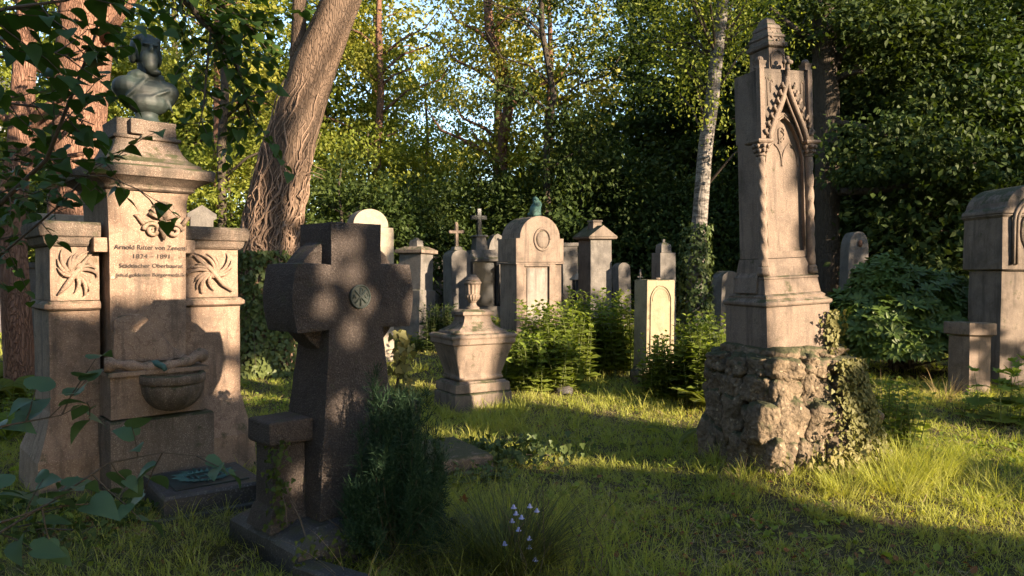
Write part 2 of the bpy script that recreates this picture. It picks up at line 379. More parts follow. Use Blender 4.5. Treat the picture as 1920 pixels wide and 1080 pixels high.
NO_GRASS = []      # (x, y, r) circles kept clear of blades
def vnoise(x, y, f, seed=0):
    return (np.sin(x * f + seed) * np.cos(y * f * 1.13 + seed * 2.1) + np.sin((x + y) * f * .61 + seed * 3.3) * .7 + np.sin((x - y) * f * 1.7 + seed) * .4) / 2.1
def blade(segs, w):
    v = []; t = []
    for i in range(segs):
        h = i / segs; ww = w * (1 - h * .75) / 2; b = .55 * h * h
        v += [(-ww, b, h), (ww, b, h)]
    v.append((0, .55, .97)); n = len(v)
    for i in range(segs - 1):
        a = 2 * i; t += [(a, a + 1, a + 3), (a, a + 3, a + 2)]
    t.append((n - 3, n - 2, n - 1))
    return tpl(v, t)
def build_grass():
    R = np.random.default_rng(5)
    tm = TM()
    def zone(y0, y1, dens, segs, wid, hmul, xr=.80):
        area = xr * (y1 ** 2 - y0 ** 2) ; n = int(area * dens)
        y = np.sqrt(R.uniform(y0 ** 2, y1 ** 2, n)); x = R.uniform(-1, 1, n) * (xr * y + .3)
        nc = max(1, n // 26); ci = R.integers(0, nc, n); g_ = R.random(n) < .72
        cxx, cyy, ch = x[:nc], y[:nc], R.uniform(.45, 1.55, nc) ** 1.3; ang = R.uniform(0, 6.28, n); rr_ = np.abs(R.normal(0, .022, n)) * (1 + y / 9)
        x = np.where(g_, cxx[ci] + rr_ * np.cos(ang), x); y = np.where(g_, cyy[ci] + rr_ * np.sin(ang), y); ck = np.where(g_, ch[ci], .7)
        tall = np.clip(vnoise(x, y, 2.1, 1.0) * .6 + vnoise(x, y, 6.5, 4.) * .5, -.6, 1)
        h = (.040 + .038 * R.random(n) ** 2 + .030 * tall) * hmul * ck
        # unmown edges: taller close to the monuments and beds
        for (cx, cy, r, k) in ((2.2, 5.7, 1.0, 2.1), (2.95, 5.9, .8, 2.6), (-.3, 7.8, .85, 1.9), (-.9, 4.2, .9, 1.8), (.0, 4.3, .7, 2.3), (5.6, 8.9, 1.0, 1.9), (-2.4, 4.4, .8, 1.3), (1.6, 9.0, 1.2, 2.0), (-.8, 6.2, 1.0, 1.7), (.2, 3.4, .7, 1.7)):
            q = np.exp(-(((x - cx) ** 2 + (y - cy) ** 2) / (r * r)))
            h = h * (1 + (k - 1) * q * R.uniform(.3, 1.2, n))
        bare = vnoise(x, y, 1.3, 7.) < -.62
        keep = ~(bare & (R.random(n) < .75) & (y < 7)) & (h > .012) & ~((R.random(n) < .45) & (vnoise(x, y, 3.1, 2.) < -.35))
        for (cx, cy, r) in NO_GRASS: keep &= ((x - cx) ** 2 + (y - cy) ** 2) > r * r
        x, y, h, ang, g_ = x[keep], y[keep], h[keep], ang[keep], g_[keep]; n = len(x)
        a = np.where(g_, ang, 0) + np.where(g_, R.normal(0, .7, n), R.uniform(0, 2 * math.pi, n)); lean = R.normal(0, .35, n) + np.where(g_, .35, 0)
        yd = np.stack([np.cos(a), np.sin(a), lean * .5], -1)
        zd = np.stack([np.cos(a) * lean + R.normal(0, .25, n), np.sin(a) * lean + R.normal(0, .25, n), np.ones(n)], -1)
        z = unit(zd); xx = unit(np.cross(yd, z)); yy = np.cross(z, xx)
        Rm = np.stack([xx, yy, z], -1)
        Pm = np.stack([x, y, gz_np(x, y) - .004], -1)
        Sc = np.stack([h ** .3, h * R.uniform(.5, 1.7, n), h], -1)
        Sc[:, 0] = wid * R.uniform(.7, 1.3, n)
        scatter(tm, blade(segs, 1.0), Pm, Rm, Sc)
    zone(2.2, 6.2, 4200, 3, .0050, 1.05)
    zone(6.2, 10, 2300, 2, .0075, 1.1)
    zone(10, 16, 700, 1, .014, 1.25)
    zone(16, 30, 170, 1, .035, 1.6)
    o = tm.build('grass', M['grass']); tag(o, kind='stuff')
    # straw thatch lying between the blades
    tm = TM(); n = 60000; y = np.sqrt(R.uniform(2.3 ** 2, 9.5 ** 2, n)); x = R.uniform(-1, 1, n) * (.8 * y + .3)
    k = (vnoise(x, y, 1.9, 3.) + .5 * vnoise(x, y, 5., 1.)) > R.uniform(-.9, 1.1, n); x, y = x[k], y[k]; n = len(x); a = R.uniform(0, 6.28, n)
    yd = np.stack([np.cos(a), np.sin(a), R.uniform(-.05, .55, n)], -1)
    scatter(tm, tpl([(-.5, 0, 0), (.5, 0, 0), (.4, .5, .06), (-.4, .5, .06), (0, 1, 0)], [(0, 1, 2), (0, 2, 3), (3, 2, 4)]), np.stack([x, y, gz_np(x, y) + R.uniform(.004, .04, n)], -1), frames(yd, np.array([0, 0, 1.0]) + R.normal(size=(n, 3)) * .3),
            np.stack([np.full(n, .0035), R.uniform(.04, .13, n), np.full(n, .05)], -1))
    o = tm.build('straw_thatch', M['thatch']); tag(o, kind='stuff')
    # clover and plantain leaves low in the lawn
    tm = TM(); n = 9000; y = np.sqrt(R.uniform(2.3 ** 2, 11 ** 2, n)); x = R.uniform(-1, 1, n) * (.8 * y + .3)
    k = vnoise(x, y, 2.7, 9.) > R.uniform(-.1, 1.0, n); x, y = x[k], y[k]; n = len(x)
    for q in range(3):
        a = R.uniform(0, 6.28, n); yd = np.stack([np.cos(a), np.sin(a), R.uniform(.1, .9, n)], -1)
        scatter(tm, LEAF, np.stack([x, y, gz_np(x, y) + R.uniform(.01, .05, n)], -1), frames(yd, np.array([0, 0, 1.0]) + R.normal(size=(n, 3)) * .35), R.uniform(.02, .065, n))
    o = tm.build('lawn_weeds', M['nettle']); tag(o, kind='stuff')
# ------------------------------------------------------------------ monuments
def rock(hx, hy, hz, seed, rough=.16, n=7, boxy=3.2):
    vs = []; fs = []; idx = {}
    def pt(p):
        k = tuple(round(c, 4) for c in p)
        if k in idx: return idx[k]
        q = Vector(p); r = (abs(q.x) ** boxy + abs(q.y) ** boxy + abs(q.z) ** boxy) ** (1 / boxy); q = q / r
        d = noise.noise(q * 1.3 + Vector((seed * 3.7, seed, 0))) * rough + noise.noise(q * 3.4 + Vector((seed, 0, seed * 2.3))) * rough * .55 + noise.noise(q * 7.5 + Vector((seed, 5, 0))) * rough * .22
        q = q * (1 + d); idx[k] = len(vs); vs.append((q.x * hx, q.y * hy, q.z * hz)); return idx[k]
    for ax in range(3):
        for sgn in (-1, 1):
            for i in range(n):
                for j in range(n):
                    def c(a, b):
                        u, v = -1 + 2 * a / n, -1 + 2 * b / n
                        p = [0, 0, 0]; p[ax] = sgn; p[(ax + 1) % 3] = u; p[(ax + 2) % 3] = v; return tuple(p)
                    q = [pt(c(i, j)), pt(c(i + 1, j)), pt(c(i + 1, j + 1)), pt(c(i, j + 1))]
                    fs.append(tuple(q if sgn > 0 else reversed(q)))
    m = MB(); m.add(vs, fs); return m
def rough_mesh(mb, name, mat, parent, cell=.05, amp=.004, seed=0, freq=9.0, smooth=True):
    """stone with its faces cut fine and worn by real relief, edges chipped"""
    import bmesh
    me = mb.mesh(name); bm = bmesh.new(); bm.from_mesh(me)
    for _ in range(7):
        ed = [e for e in bm.edges if e.calc_length() > cell * 1.5]
        if not ed: break
        bmesh.ops.subdivide_edges(bm, edges=ed, cuts=1, use_grid_fill=True)
        bmesh.ops.triangulate(bm, faces=[f for f in bm.faces if len(f.verts) > 4])
        if len(bm.verts) > 14000: break
    bm.normal_update()
    for v in bm.verts:
        p = v.co * freq + Vector((seed * 7.1, seed, 0))
        d = noise.noise(p) * .6 + noise.noise(p * 2.7) * .4
        sharp = max([0] + [e.calc_face_angle(0) for e in v.link_edges])
        if sharp > .5: d = d * 1.2 - 1.0
        v.co += v.normal * d * amp
    bm.to_mesh(me); bm.free(); me.update()
    o = link_mesh(name, me, mat, parent)
    return o
def text_part(s, size, loc, mat, parent, width=None, depth=.0015, rotx=90, name='inscription', rotz=0):
    cu = bpy.data.curves.new(name, 'FONT'); cu.body = s; cu.size = size; cu.extrude = depth; cu.align_x = 'CENTER'; cu.align_y = 'CENTER'
    t = bpy.data.objects.new(name, cu); col.objects.link(t)
    dg = bpy.context.evaluated_depsgraph_get(); dg.update()
    me = bpy.data.meshes.new_from_object(t.evaluated_get(dg)); me.name = name
    bpy.data.objects.remove(t)
    o = link_mesh(name, me, mat, parent)
    if width:
        xs = [v.co.x for v in me.vertices]; w = max(xs) - min(xs); k = width / w
        for v in me.vertices: v.co.x *= k
    o.location = loc; o.rotation_euler = (rad(rotx), 0, rad(rotz)); return o
def spiral(c, r0, r1, turns, y, s=1, n=22, a0=0.0):
    return [(c[0] + s * (r0 + (r1 - r0) * i / n) * math.cos(a0 + turns * 2 * math.pi * i / n), y, c[1] + (r0 + (r1 - r0) * i / n) * math.sin(a0 + turns * 2 * math.pi * i / n)) for i in range(n + 1)]

# --- tall wall fountain monument with the bust
def fountain_monument():
    cx, cy = -2.611, 5.3; z0 = gz(cx, cy) - .03
    t = thing('fountain_monument', 'tall pinkish limestone monument with inscription, carved wings and ribbed water basin', 'monument', (cx, cy, z0), 42)
    P = M['pink']; D = M['pinkdark']
    for s, xa, xb in ((-1, -.645, -.335), (1, .225, .645)):
        m = MB()
        def lv(z, g, f=0): return (z, xa - (g if s < 0 else 0), xb + (g if s > 0 else 0), -g * .8 - f, .56 + g)
        m.tiers([lv(-.1, .10), lv(.30, .085), lv(.34, .07), lv(.48, .03), lv(.58, .012), lv(.62, 0), lv(1.30, 0)])
        rough_mesh(m, 'wing', P, t, .07, .006, s + 2)
        MB().tiers([lv(1.302, .0), lv(1.315, .028), lv(1.345, .028), lv(1.365, .0)]).build('ledge', P, t, bevel=.004)
        g = MB(); g.tiers([lv(1.367, -.012, 0), lv(1.735, -.012, 0)]); rough_mesh(g, 'upper_panel', P, t, .05, .004, s + 5)
        MB().tiers([lv(1.737, 0), lv(1.755, .02), lv(1.785, .028), lv(1.80, .03), lv(1.805, .05), lv(1.86, .062), lv(1.885, .062), lv(1.905, .045)]).build('wing_cap', D, t, bevel=.005)
        # carved acanthus spray on the panel
        r = MB(); xc = (xa + xb) / 2; w = (xb - xa) / 2 - .03
        for k in range(13):
            a = rad(215 - 21 * k) if s < 0 else rad(-35 + 21 * k)
            L = .13 + .03 * ((k * 7) % 3)
            pts = [(xc + math.cos(a + i * .16 * s) * L * i / 6 * (w / .15), -.006 - .010 * math.sin(i / 6 * 3.1), 1.55 + math.sin(a + i * .16 * s) * L * i / 6) for i in range(7)]
            pts = [(max(xa + .02, min(xb - .02, p[0])), p[1], max(1.40, min(1.715, p[2]))) for p in pts]
            r.tube(pts, [.006, .010, .014, .015, .012, .008, .003], 6)
        r.ball((xc, -.01, 1.55), (.035, .02, .035), 10, 6)
        r.tube([(xc - w * .8 * s, -.012, 1.69), (xc - .02 * s, -.02, 1.58), (xc + w * .4 * s, -.016, 1.47), (xc + w * .8 * s, -.010, 1.41)], [.01, .018, .02, .006], 6)
        r.build('carved_relief', P, t, smooth=True)
        # small block at the pier's shoulder
        MB().box(xb - .055 if s < 0 else xa - .02, xb + .03 if s < 0 else xa + .055, -.085, .02, 1.70, 1.80).build('shoulder_block', P, t, bevel=.006)
    # pier: front bulges slightly
    m = MB(); rings = []
    def pr(z, h0, h1, yf, yb=.60, bul=.012):
        n = 6; r = []
        for i in range(n + 1):
            u = i / n; r.append((h0 + (h1 - h0) * u, yf - bul * math.sin(math.pi * u), z))
        return r + [(h1, yb, z), (h0, yb, z)]
    for z, g in ((.0, .02), (.56, .0), (.58, -.02), (1.0, -.018), (1.3, -.012), (1.74, -.012), (1.80, -.01), (1.98, -.005), (2.08, .0), (2.13, .012)):
        rings.append(pr(z, -.315 - g, .215 + g, -.12 - g * .6))
    m.loft(rings); rough_mesh(m, 'pier', P, t, .05, .003, 3)
    m = MB()
    for z, g in ((2.132, .02), (2.145, .04), (2.155, .035), (2.17, .045), (2.195, .085), (2.215, .125), (2.22, .14), (2.265, .15), (2.285, .15), (2.30, .13)):
        m.v = m.v
        rings = None
        m.__dict__.setdefault('rg', []).append(pr(z, -.30 - g, .22 + g, -.11 - g, .60 + g * .5, .03))
    m.loft(m.rg); m.build('cornice', D, t, bevel=.004)
    m = MB(); rg = []
    for z, g in ((2.302, .34), (2.33, .335), (2.345, .30), (2.37, .265), (2.41, .235), (2.46, .215), (2.50, .205), (2.502, .225), (2.525, .225), (2.527, .20), (2.60, .195), (2.64, .20), (2.645, .17)):
        rg.append([(-.04 - g, .10 - g * .85, z), (-.04 + g, .10 - g * .85, z), (-.04 + g, .10 + g * 1.1, z), (-.04 - g, .10 + g * 1.1, z)])
    m.loft(rg); m.build('top_pedestal', D, t, bevel=.006)
    MB().box(-.16, -.135 + .06, -.125, -.05, 2.53, 2.635).build('pedestal_block', D, t, bevel=.006)
    # cartouche: shell, two scrolls, acanthus
    m = MB()
    for k in range(9):
        a = rad(90 + (k - 4) * 17)
        m.tube([(.04, -.135, 1.93), (.04 + .06 * math.cos(a), -.165, 1.93 + .07 * math.sin(a)), (.04 + .10 * math.cos(a), -.15, 1.93 + .13 * math.sin(a))], [.006, .014, .018], 6)
    for s in (-1, 1):
        m.tube(spiral((.04 + s * .075, 1.86), .055, .012, 1.35, -.145, s), [.016] * 18 + [.014, .012, .012, .012, .014], 7)
        m.tube([(.04 + s * .13, -.14, 1.90), (.04 + s * .17, -.145, 1.955), (.04 + s * .225 * .85, -.135, 1.96)], [.018, .014, .004], 6)
    m.tube([(.04, -.14, 1.92), (.035, -.17, 1.86), (.04, -.15, 1.79)], [.03, .034, .008], 8)
    m.build('cartouche', P, t, smooth=True)
    for s, sz, w, z in (('Arnold Ritter von Zenetti', .047, .475, 1.735), ('1824 – 1891', .043, .24, 1.672), ('Städtischer Oberbaurat', .042, .42, 1.606), ('Jnh.d.goldenen Bürgermedaille', .036, .46, 1.542)):
        text_part(s, sz, (-.035, -.1295, z), M['letters'], t, w)
    # added relief in the outline of the cross's cast shadow, rolled moulding, shelf, bowl
    m = MB(); poly = [(-.30, .93), (.23, .93), (.17, .97), (.10, 1.02), (.03, 1.10), (-.02, 1.19), (-.07, 1.245), (-.15, 1.275), (-.24, 1.262), (-.295, 1.23)]
    m.prism(poly, -.165, -.10); rough_mesh(m, 'shadow_outline_relief', P, t, .04, .008, 9)
    m = MB(); pts = []; rr = []
    for i in range(19):
        u = i / 18; x = -.375 + .66 * u
        pts.append((x, -.255 - .05 * math.sin(u * 3.1), .925 + .018 * math.cos(u * 6.3) + (.02 if u > .85 else 0))); rr.append(.036 + .010 * math.sin(i * 1.9) + (.012 if i in (0, 1, 16, 17) else 0))
    m.tube(pts, rr, 10); m.build('rolled_moulding', P, t, smooth=True)
    m = MB(); m.tiers([(.575, -.355, .255, -.32, -.02), (.86, -.355, .255, -.32, -.02), (.862, -.375, .285, -.345, -.02), (.895, -.375, .285, -.345, -.02)])
    rough_mesh(m, 'shelf', P, t, .06, .004, 12)
    m = MB(); pf = []
    for i in range(13):
        a = math.pi / 2 * i / 12; pf.append((.02 + .18 * math.sin(a), .60 + .19 * (1 - math.cos(a))))
    m.lathe(pf, (.035, -.33, 0), 72, ribs=14, amp=.035, sy=.95)
    m.lathe([(.195, .79), (.212, .80), (.215, .852), (.205, .862), (.185, .862), (.17, .84), (.05, .80)], (.035, -.33, 0), 40, sy=.95)
    m.build('basin', D, t, smooth=True)
    m = MB(); m.tube([(-.12, -.20, .90), (-.10, -.27, .93), (-.07, -.33, .935), (-.04, -.38, .915), (-.03, -.395, .89)], [.012, .02, .024, .02, .014], 8)
    m.build('bronze_spout', M['verdigris'], t, smooth=True)
    m = MB(); m.tiers([(-.1, -.37, .31, -.37, -.02), (.555, -.37, .31, -.36, -.02), (.57, -.36, .30, -.34, -.02)]); rough_mesh(m, 'plinth', D, t, .06, .007, 14)
    return t
fountain_monument()

def blob_surface(name, blobs, mat, parent, voxel=.014, smooth=4):
    m = MB()
    for c, r, rot in blobs: m.ball(c, r, 14, 10, Matrix.Rotation(rad(rot[0]), 3, rot[1]) if rot else None)
    me = m.mesh(name); o = bpy.data.objects.new(name, me); col.objects.link(o)
    rm = o.modifiers.new('r', 'REMESH'); rm.mode = 'VOXEL'; rm.voxel_size = voxel; rm.use_smooth_shade = True
    if smooth:
        sm = o.modifiers.new('s', 'SMOOTH'); sm.iterations = smooth; sm.factor = .5
    dg = bpy.context.evaluated_depsgraph_get(); dg.update()
    me2 = bpy.data.meshes.new_from_object(o.evaluated_get(dg)); bpy.data.objects.remove(o)
    return link_mesh(name, me2, mat, parent, smooth=True)
def bust():
    # local frame of the monument: stand on its pedestal
    a = rad(42); lx, ly = .01, .12
    x = -2.611 + lx * math.cos(a) - ly * math.sin(a); y = 5.3 + lx * math.sin(a) + ly * math.cos(a)
    t = thing('bronze_bust', 'dark weathered bronze bust of a bearded man in draped coat on the monument', 'bust', (x, y, 2.615), 42)
    MB().lathe([(.11, 0), (.115, .02), (.10, .035), (.085, .05), (.075, .075), (.08, .10)], (0, 0, 0), 28).build('socle', M['bronze'], t, smooth=True)
    b = [((0, .01, .24), (.215, .115, .13), None), ((-.13, .01, .27), (.10, .10, .085), None), ((.13, .01, .27), (.10, .10, .085), None),
         ((0, -.02, .17), (.15, .10, .09), None), ((0, 0, .12), (.09, .08, .05), None), ((0, 0, .36), (.13, .085, .06), None), ((0, -.005, .42), (.062, .066, .09), None),
         ((0, -.01, .545), (.088, .105, .118), None), ((0, .018, .582), (.104, .112, .102), None), ((0, -.088, .478), (.062, .056, .068), None), ((0, -.105, .435), (.050, .042, .062), None), ((-.085, .02, .52), (.03, .05, .07), None), ((.085, .02, .52), (.03, .05, .07), None),
         ((0, -.125, .535), (.016, .030, .030), None), ((0, -.108, .575), (.060, .022, .014), None), ((-.088, .0, .535), (.012, .024, .034), None), ((.088, .0, .535), (.012, .024, .034), None),
         ((-.03, -.10, .508), (.026, .018, .010), None), ((.03, -.10, .508), (.026, .018, .010), None), ((0, .04, .62), (.082, .085, .055), None),
         ((-.058, -.045, .62), (.035, .04, .03), None), ((.06, -.03, .625), (.035, .04, .03), None),
         ((-.09, -.075, .26), (.016, .020, .13), (42, 'Y')), ((.02, -.095, .21), (.014, .018, .13), (62, 'Y')), ((.12, -.05, .27), (.016, .03, .09), (-30, 'Y')), ((.03, -.10, .385), (.05, .03, .025), None), ((-.13, -.06, .20), (.014, .018, .09), (24, 'Y')), ((.13, -.06, .20), (.014, .018, .09), (-20, 'Y'))]
    blob_surface('figure', b, M['bronze'], t, .008, 2)
bust()

def grave_plate():
    x, y = -2.12, 4.42
    t = thing('grave_slab', 'low dark grave slab with a bronze sunburst plate before the fountain monument', 'grave slab', (x, y, gz(x, y)), 38)
    MB().tiers([(-.05, 0, .63, 0, .62), (.135, 0, .63, 0, .62), (.155, .012, .618, .012, .61)]).build('slab', M['granitedark'], t, bevel=.005)
    MB().tiers([(-.03, -.10, .70, -.06, -.003), (.035, -.10, .70, -.06, -.003)]).build('footing', M['granitedark'], t, bevel=.006)
    MB().box(.09, .55, .10, .52, .1555, .166).build('bronze_plate', M['bronze'], t, bevel=.003)
    cx, cy = .32, .31
    ray = MB(); ray.add([(-.014, 0, 0), (.014, 0, 0), (0, .10, .004), (0, .03, .014)], [(0, 1, 3), (1, 2, 3), (2, 0, 3), (0, 2, 1)])
    rm = ray.mesh('ray'); rm.materials.append(M['verdigris'])
    for k in range(26):
        o = bpy.data.objects.new('ray', rm); col.objects.link(o); o.parent = t
        a = 2 * math.pi * k / 26; o.location = (cx + .115 * math.cos(a), cy + .105 * math.sin(a), .167); o.rotation_euler = (rad(8), 0, a - math.pi / 2)
        l = 1.0 if k % 2 else .75; o.scale = (1.1, l, 1.2)
    m = MB(); m.tube([(cx + .115 * math.cos(a * .2618), cy + .105 * math.sin(a * .2618), .170) for a in range(25)], .007, 6); m.build('wreath_ring', M['verdigris'], t, smooth=True)
    text_part('IHS', .13, (cx, cy, .169), M['verdigris'], t, .17, .004, rotx=0, name='monogram')
grave_plate()

def celtic_cross():
    cx, cy = -.879, 4.15
    t = thing('granite_cross', 'massive rough dark granite ring cross with round bronze medallion', 'cross', (cx, cy, gz(cx, cy) - .02), 45)
    G = M['granite']
    m = MB()
    A = .372
    poly = [(-.175, 1.27), (.175, 1.27), (.30, 1.262)]
    for i in range(9): poly.append((A + .030 * math.sin(math.pi * i / 8), 1.262 + .378 * i / 8))
    poly += [(.30, 1.642), (.168, 1.636)]
    for i in range(9): poly.append((.168 * (1 - 2 * i / 8), 1.872 + .016 * math.sin(math.pi * i / 8)))
    poly += [(-.168, 1.636), (-.30, 1.642)]
    for i in range(9): poly.append((-A - .030 * math.sin(math.pi * i / 8), 1.64 - .378 * i / 8))
    poly += [(-.30, 1.262)]
    # three convex pieces in one body
    m.box(-.168, .168, 0, .345, 1.20, 1.872)
    m.prism([p for p in poly if p[1] < 1.645 or abs(p[0]) > .2], .0008, .3442)
    rough_mesh(m, 'cross_head', G, t, .034, .0055, 2, 22)
    m = MB(); m.prism([(.352 * math.cos(k * math.pi / 24), 1.452 + .352 * math.sin(k * math.pi / 24)) for k in range(48)], .085, .27)
    o = rough_mesh(m, 'ring', G, t, .05, .005, 5, 18)
    m = MB(); rg = []
    for z, hx, y0, y1 in ((.245, .29, -.07, .43), (.50, .262, -.05, .41), (.8, .228, -.025, .38), (1.1, .195, -.008, .355), (1.29, .178, .004, .341)):
        rg.append((z, -hx, hx, y0, y1))
    m.tiers(rg); rough_mesh(m, 'shaft', G, t, .036, .006, 3, 20)
    m = MB(); m.tiers([(-.05, -.50, .47, -.22, .58), (.16, -.50, .47, -.22, .58), (.20, -.46, .43, -.17, .54), (.245, -.34, .33, -.11, .48)])
    rough_mesh(m, 'base', M['granitedark'], t, .05, .005, 4)
    for x in (-.37, .38):
        m = MB(); y = .20
        m.tiers([(.20, x - .14, x + .14, y - .14, y + .14), (.30, x - .115, x + .115, y - .115, y + .115), (.33, x - .10, x + .10, y - .10, y + .10), (.655, x - .095, x + .095, y - .095, y + .095)])
        rough_mesh(m, 'side_post', G, t, .05, .003, x)
        MB().tiers([(.657, x - .115, x + .115, y - .115, y + .115), (.672, x - .13, x + .13, y - .13, y + .13), (.785, x - .128, x + .128, y - .128, y + .128), (.79, x - .115, x + .115, y - .115, y + .115)]).build('post_cap', G, t, bevel=.008)
    c = (.012, 1.452)
    m = MB(); m.lathe([(.0, 0), (.068, 0), (.068, .012), (.0, .012)], (0, 0, 0), 40)
    m.v = [(v[0] + c[0], -.001 - v[2], v[1] + c[1]) for v in m.v]; md = m.build('medallion', M['darkbronze'], t)
    m = MB(); m.tube([(c[0] + .064 * math.cos(i * .19635), -.014, c[1] + .064 * math.sin(i * .19635)) for i in range(33)], .0055, 6)
    m.build('medallion_rim', M['bronze'], md, smooth=True)
    m = MB()
    def bar(x0, z0, x1, z1, w=.004): m.tube([(c[0] + x0, -.0155, c[1] + z0), (c[0] + x1, -.0155, c[1] + z1)], w, 6)
    bar(0, -.052, 0, .052, .005); bar(-.036, -.036, .036, .036, .005); bar(-.036, .036, .036, -.036, .005)
    m.tube([(c[0] + .0 + .016 * math.sin(i * .45) * 1.1, -.0155, c[1] + .036 + .014 * math.cos(i * .45)) for i in range(8)], .004, 6)
    bar(-.050, -.010, -.040, .014, .003); bar(-.040, .014, -.030, -.010, .003); bar(-.046, -.001, -.034, -.001, .002)
    m.tube([(c[0] + .041 + .010 * math.sin(2.6 - i * .52 + .55), -.0155, c[1] + .004 - .012 * math.cos(2.6 - i * .52 + .55)) for i in range(11)], .003, 6)
    m.build('christogram', M['bronze'], md, smooth=True)
    k = tag(MB().tiers([(-.04, 0, .42, 0, .13), (.085, 0, .42, 0, .13), (.10, .01, .41, .01, .12)]).build('grave_kerb', M['granitedark'], None, bevel=.008),
            'low dark kerbstone lying at the foot of the granite cross', 'kerbstone')
    k.location = (-1.10, 3.62, gz(-1.1, 3.6)); k.rotation_euler = (0, 0, rad(-32))
celtic_cross()

def urn_tomb():
    cx, cy = -.298, 8.0
    t = thing('urn_tomb', 'sarcophagus shaped sandstone tomb tapering downwards with small fluted urn on its lid', 'tomb', (cx, cy, gz(cx, cy) - .06), 30); t.scale = (1.053,) * 3
    A = M['sand']
    def L(z, w, d, c=.28): return (z, -w, w, c - d, c + d)
    m = MB(); m.tiers([L(-.1, .345, .27), L(.22, .34, .265), L(.24, .33, .255)]); rough_mesh(m, 'foundation_stone', M['sanddark'], t, .05, .009, 3)
    MB().tiers([L(.242, .325, .25), L(.33, .32, .245), L(.345, .29, .215), L(.355, .285, .21)]).build('plinth', A, t, bevel=.006)
    MB().tiers([L(.357, .245, .185), L(.375, .262, .20), L(.395, .262, .20), L(.41, .25, .19), L(.43, .25, .19), L(.725, .345, .258), L(.735, .345, .258)]).build('body', A, t, bevel=.005)
    m = MB(); m.tiers([L(.736, .355, .265), L(.75, .372, .28), L(.80, .372, .28), L(.812, .385, .29), L(.835, .385, .29), L(.85, .36, .27)]); m.build('lid', A, t, bevel=.006)
    m = MB(); rg = []
    for z, w in ((.85, .30), (.875, .29), (.90, .24), (.93, .195), (.97, .168), (1.02, .155), (1.04, .16), (1.042, .185), (1.075, .185), (1.085, .16), (1.10, .12)):
        rg.append(L(z, w, w * .78))
    m.tiers(rg); m.build('lid_pedestal', A, t, bevel=.004)
    for x in (-.28,):
        r = MB(); r.tube([(x + .06 * math.cos(i * .7), .08 + .05 * math.sin(i * .7), .865) for i in range(10)], .012, 6); r.ball((x, .08, .865), .018)
        r.build('carved_rosette', A, t, smooth=True)
    u = MB(); u.lathe([(.075, 1.10), (.075, 1.12), (.06, 1.128), (.045, 1.14), (.038, 1.165), (.05, 1.185), (.052, 1.19)], (0, .28, 0), 28)
    u.lathe([(.05, 1.19), (.066, 1.205), (.078, 1.23), (.080, 1.25)], (0, .28, 0), 48, ribs=16, amp=.05)
    u.lathe([(.077, 1.251), (.077, 1.262), (.073, 1.265)], (0, .28, 0), 28)
    u.lathe([(.074, 1.266), (.078, 1.33), (.082, 1.365)], (0, .28, 0), 60, ribs=12, amp=.055)
    u.lathe([(.085, 1.366), (.096, 1.376), (.096, 1.39), (.086, 1.40)], (0, .28, 0), 28)
    ur = u.build('urn', A, t, smooth=False, bevel=0)
    v = MB(); v.lathe([(.085, 1.401), (.078, 1.42), (.058, 1.44), (.045, 1.452), (.045, 1.462), (.03, 1.468), (0.004, 1.47)], (0, .28, 0), 28); v.build('urn_lid', A, ur, smooth=True)
urn_tomb()

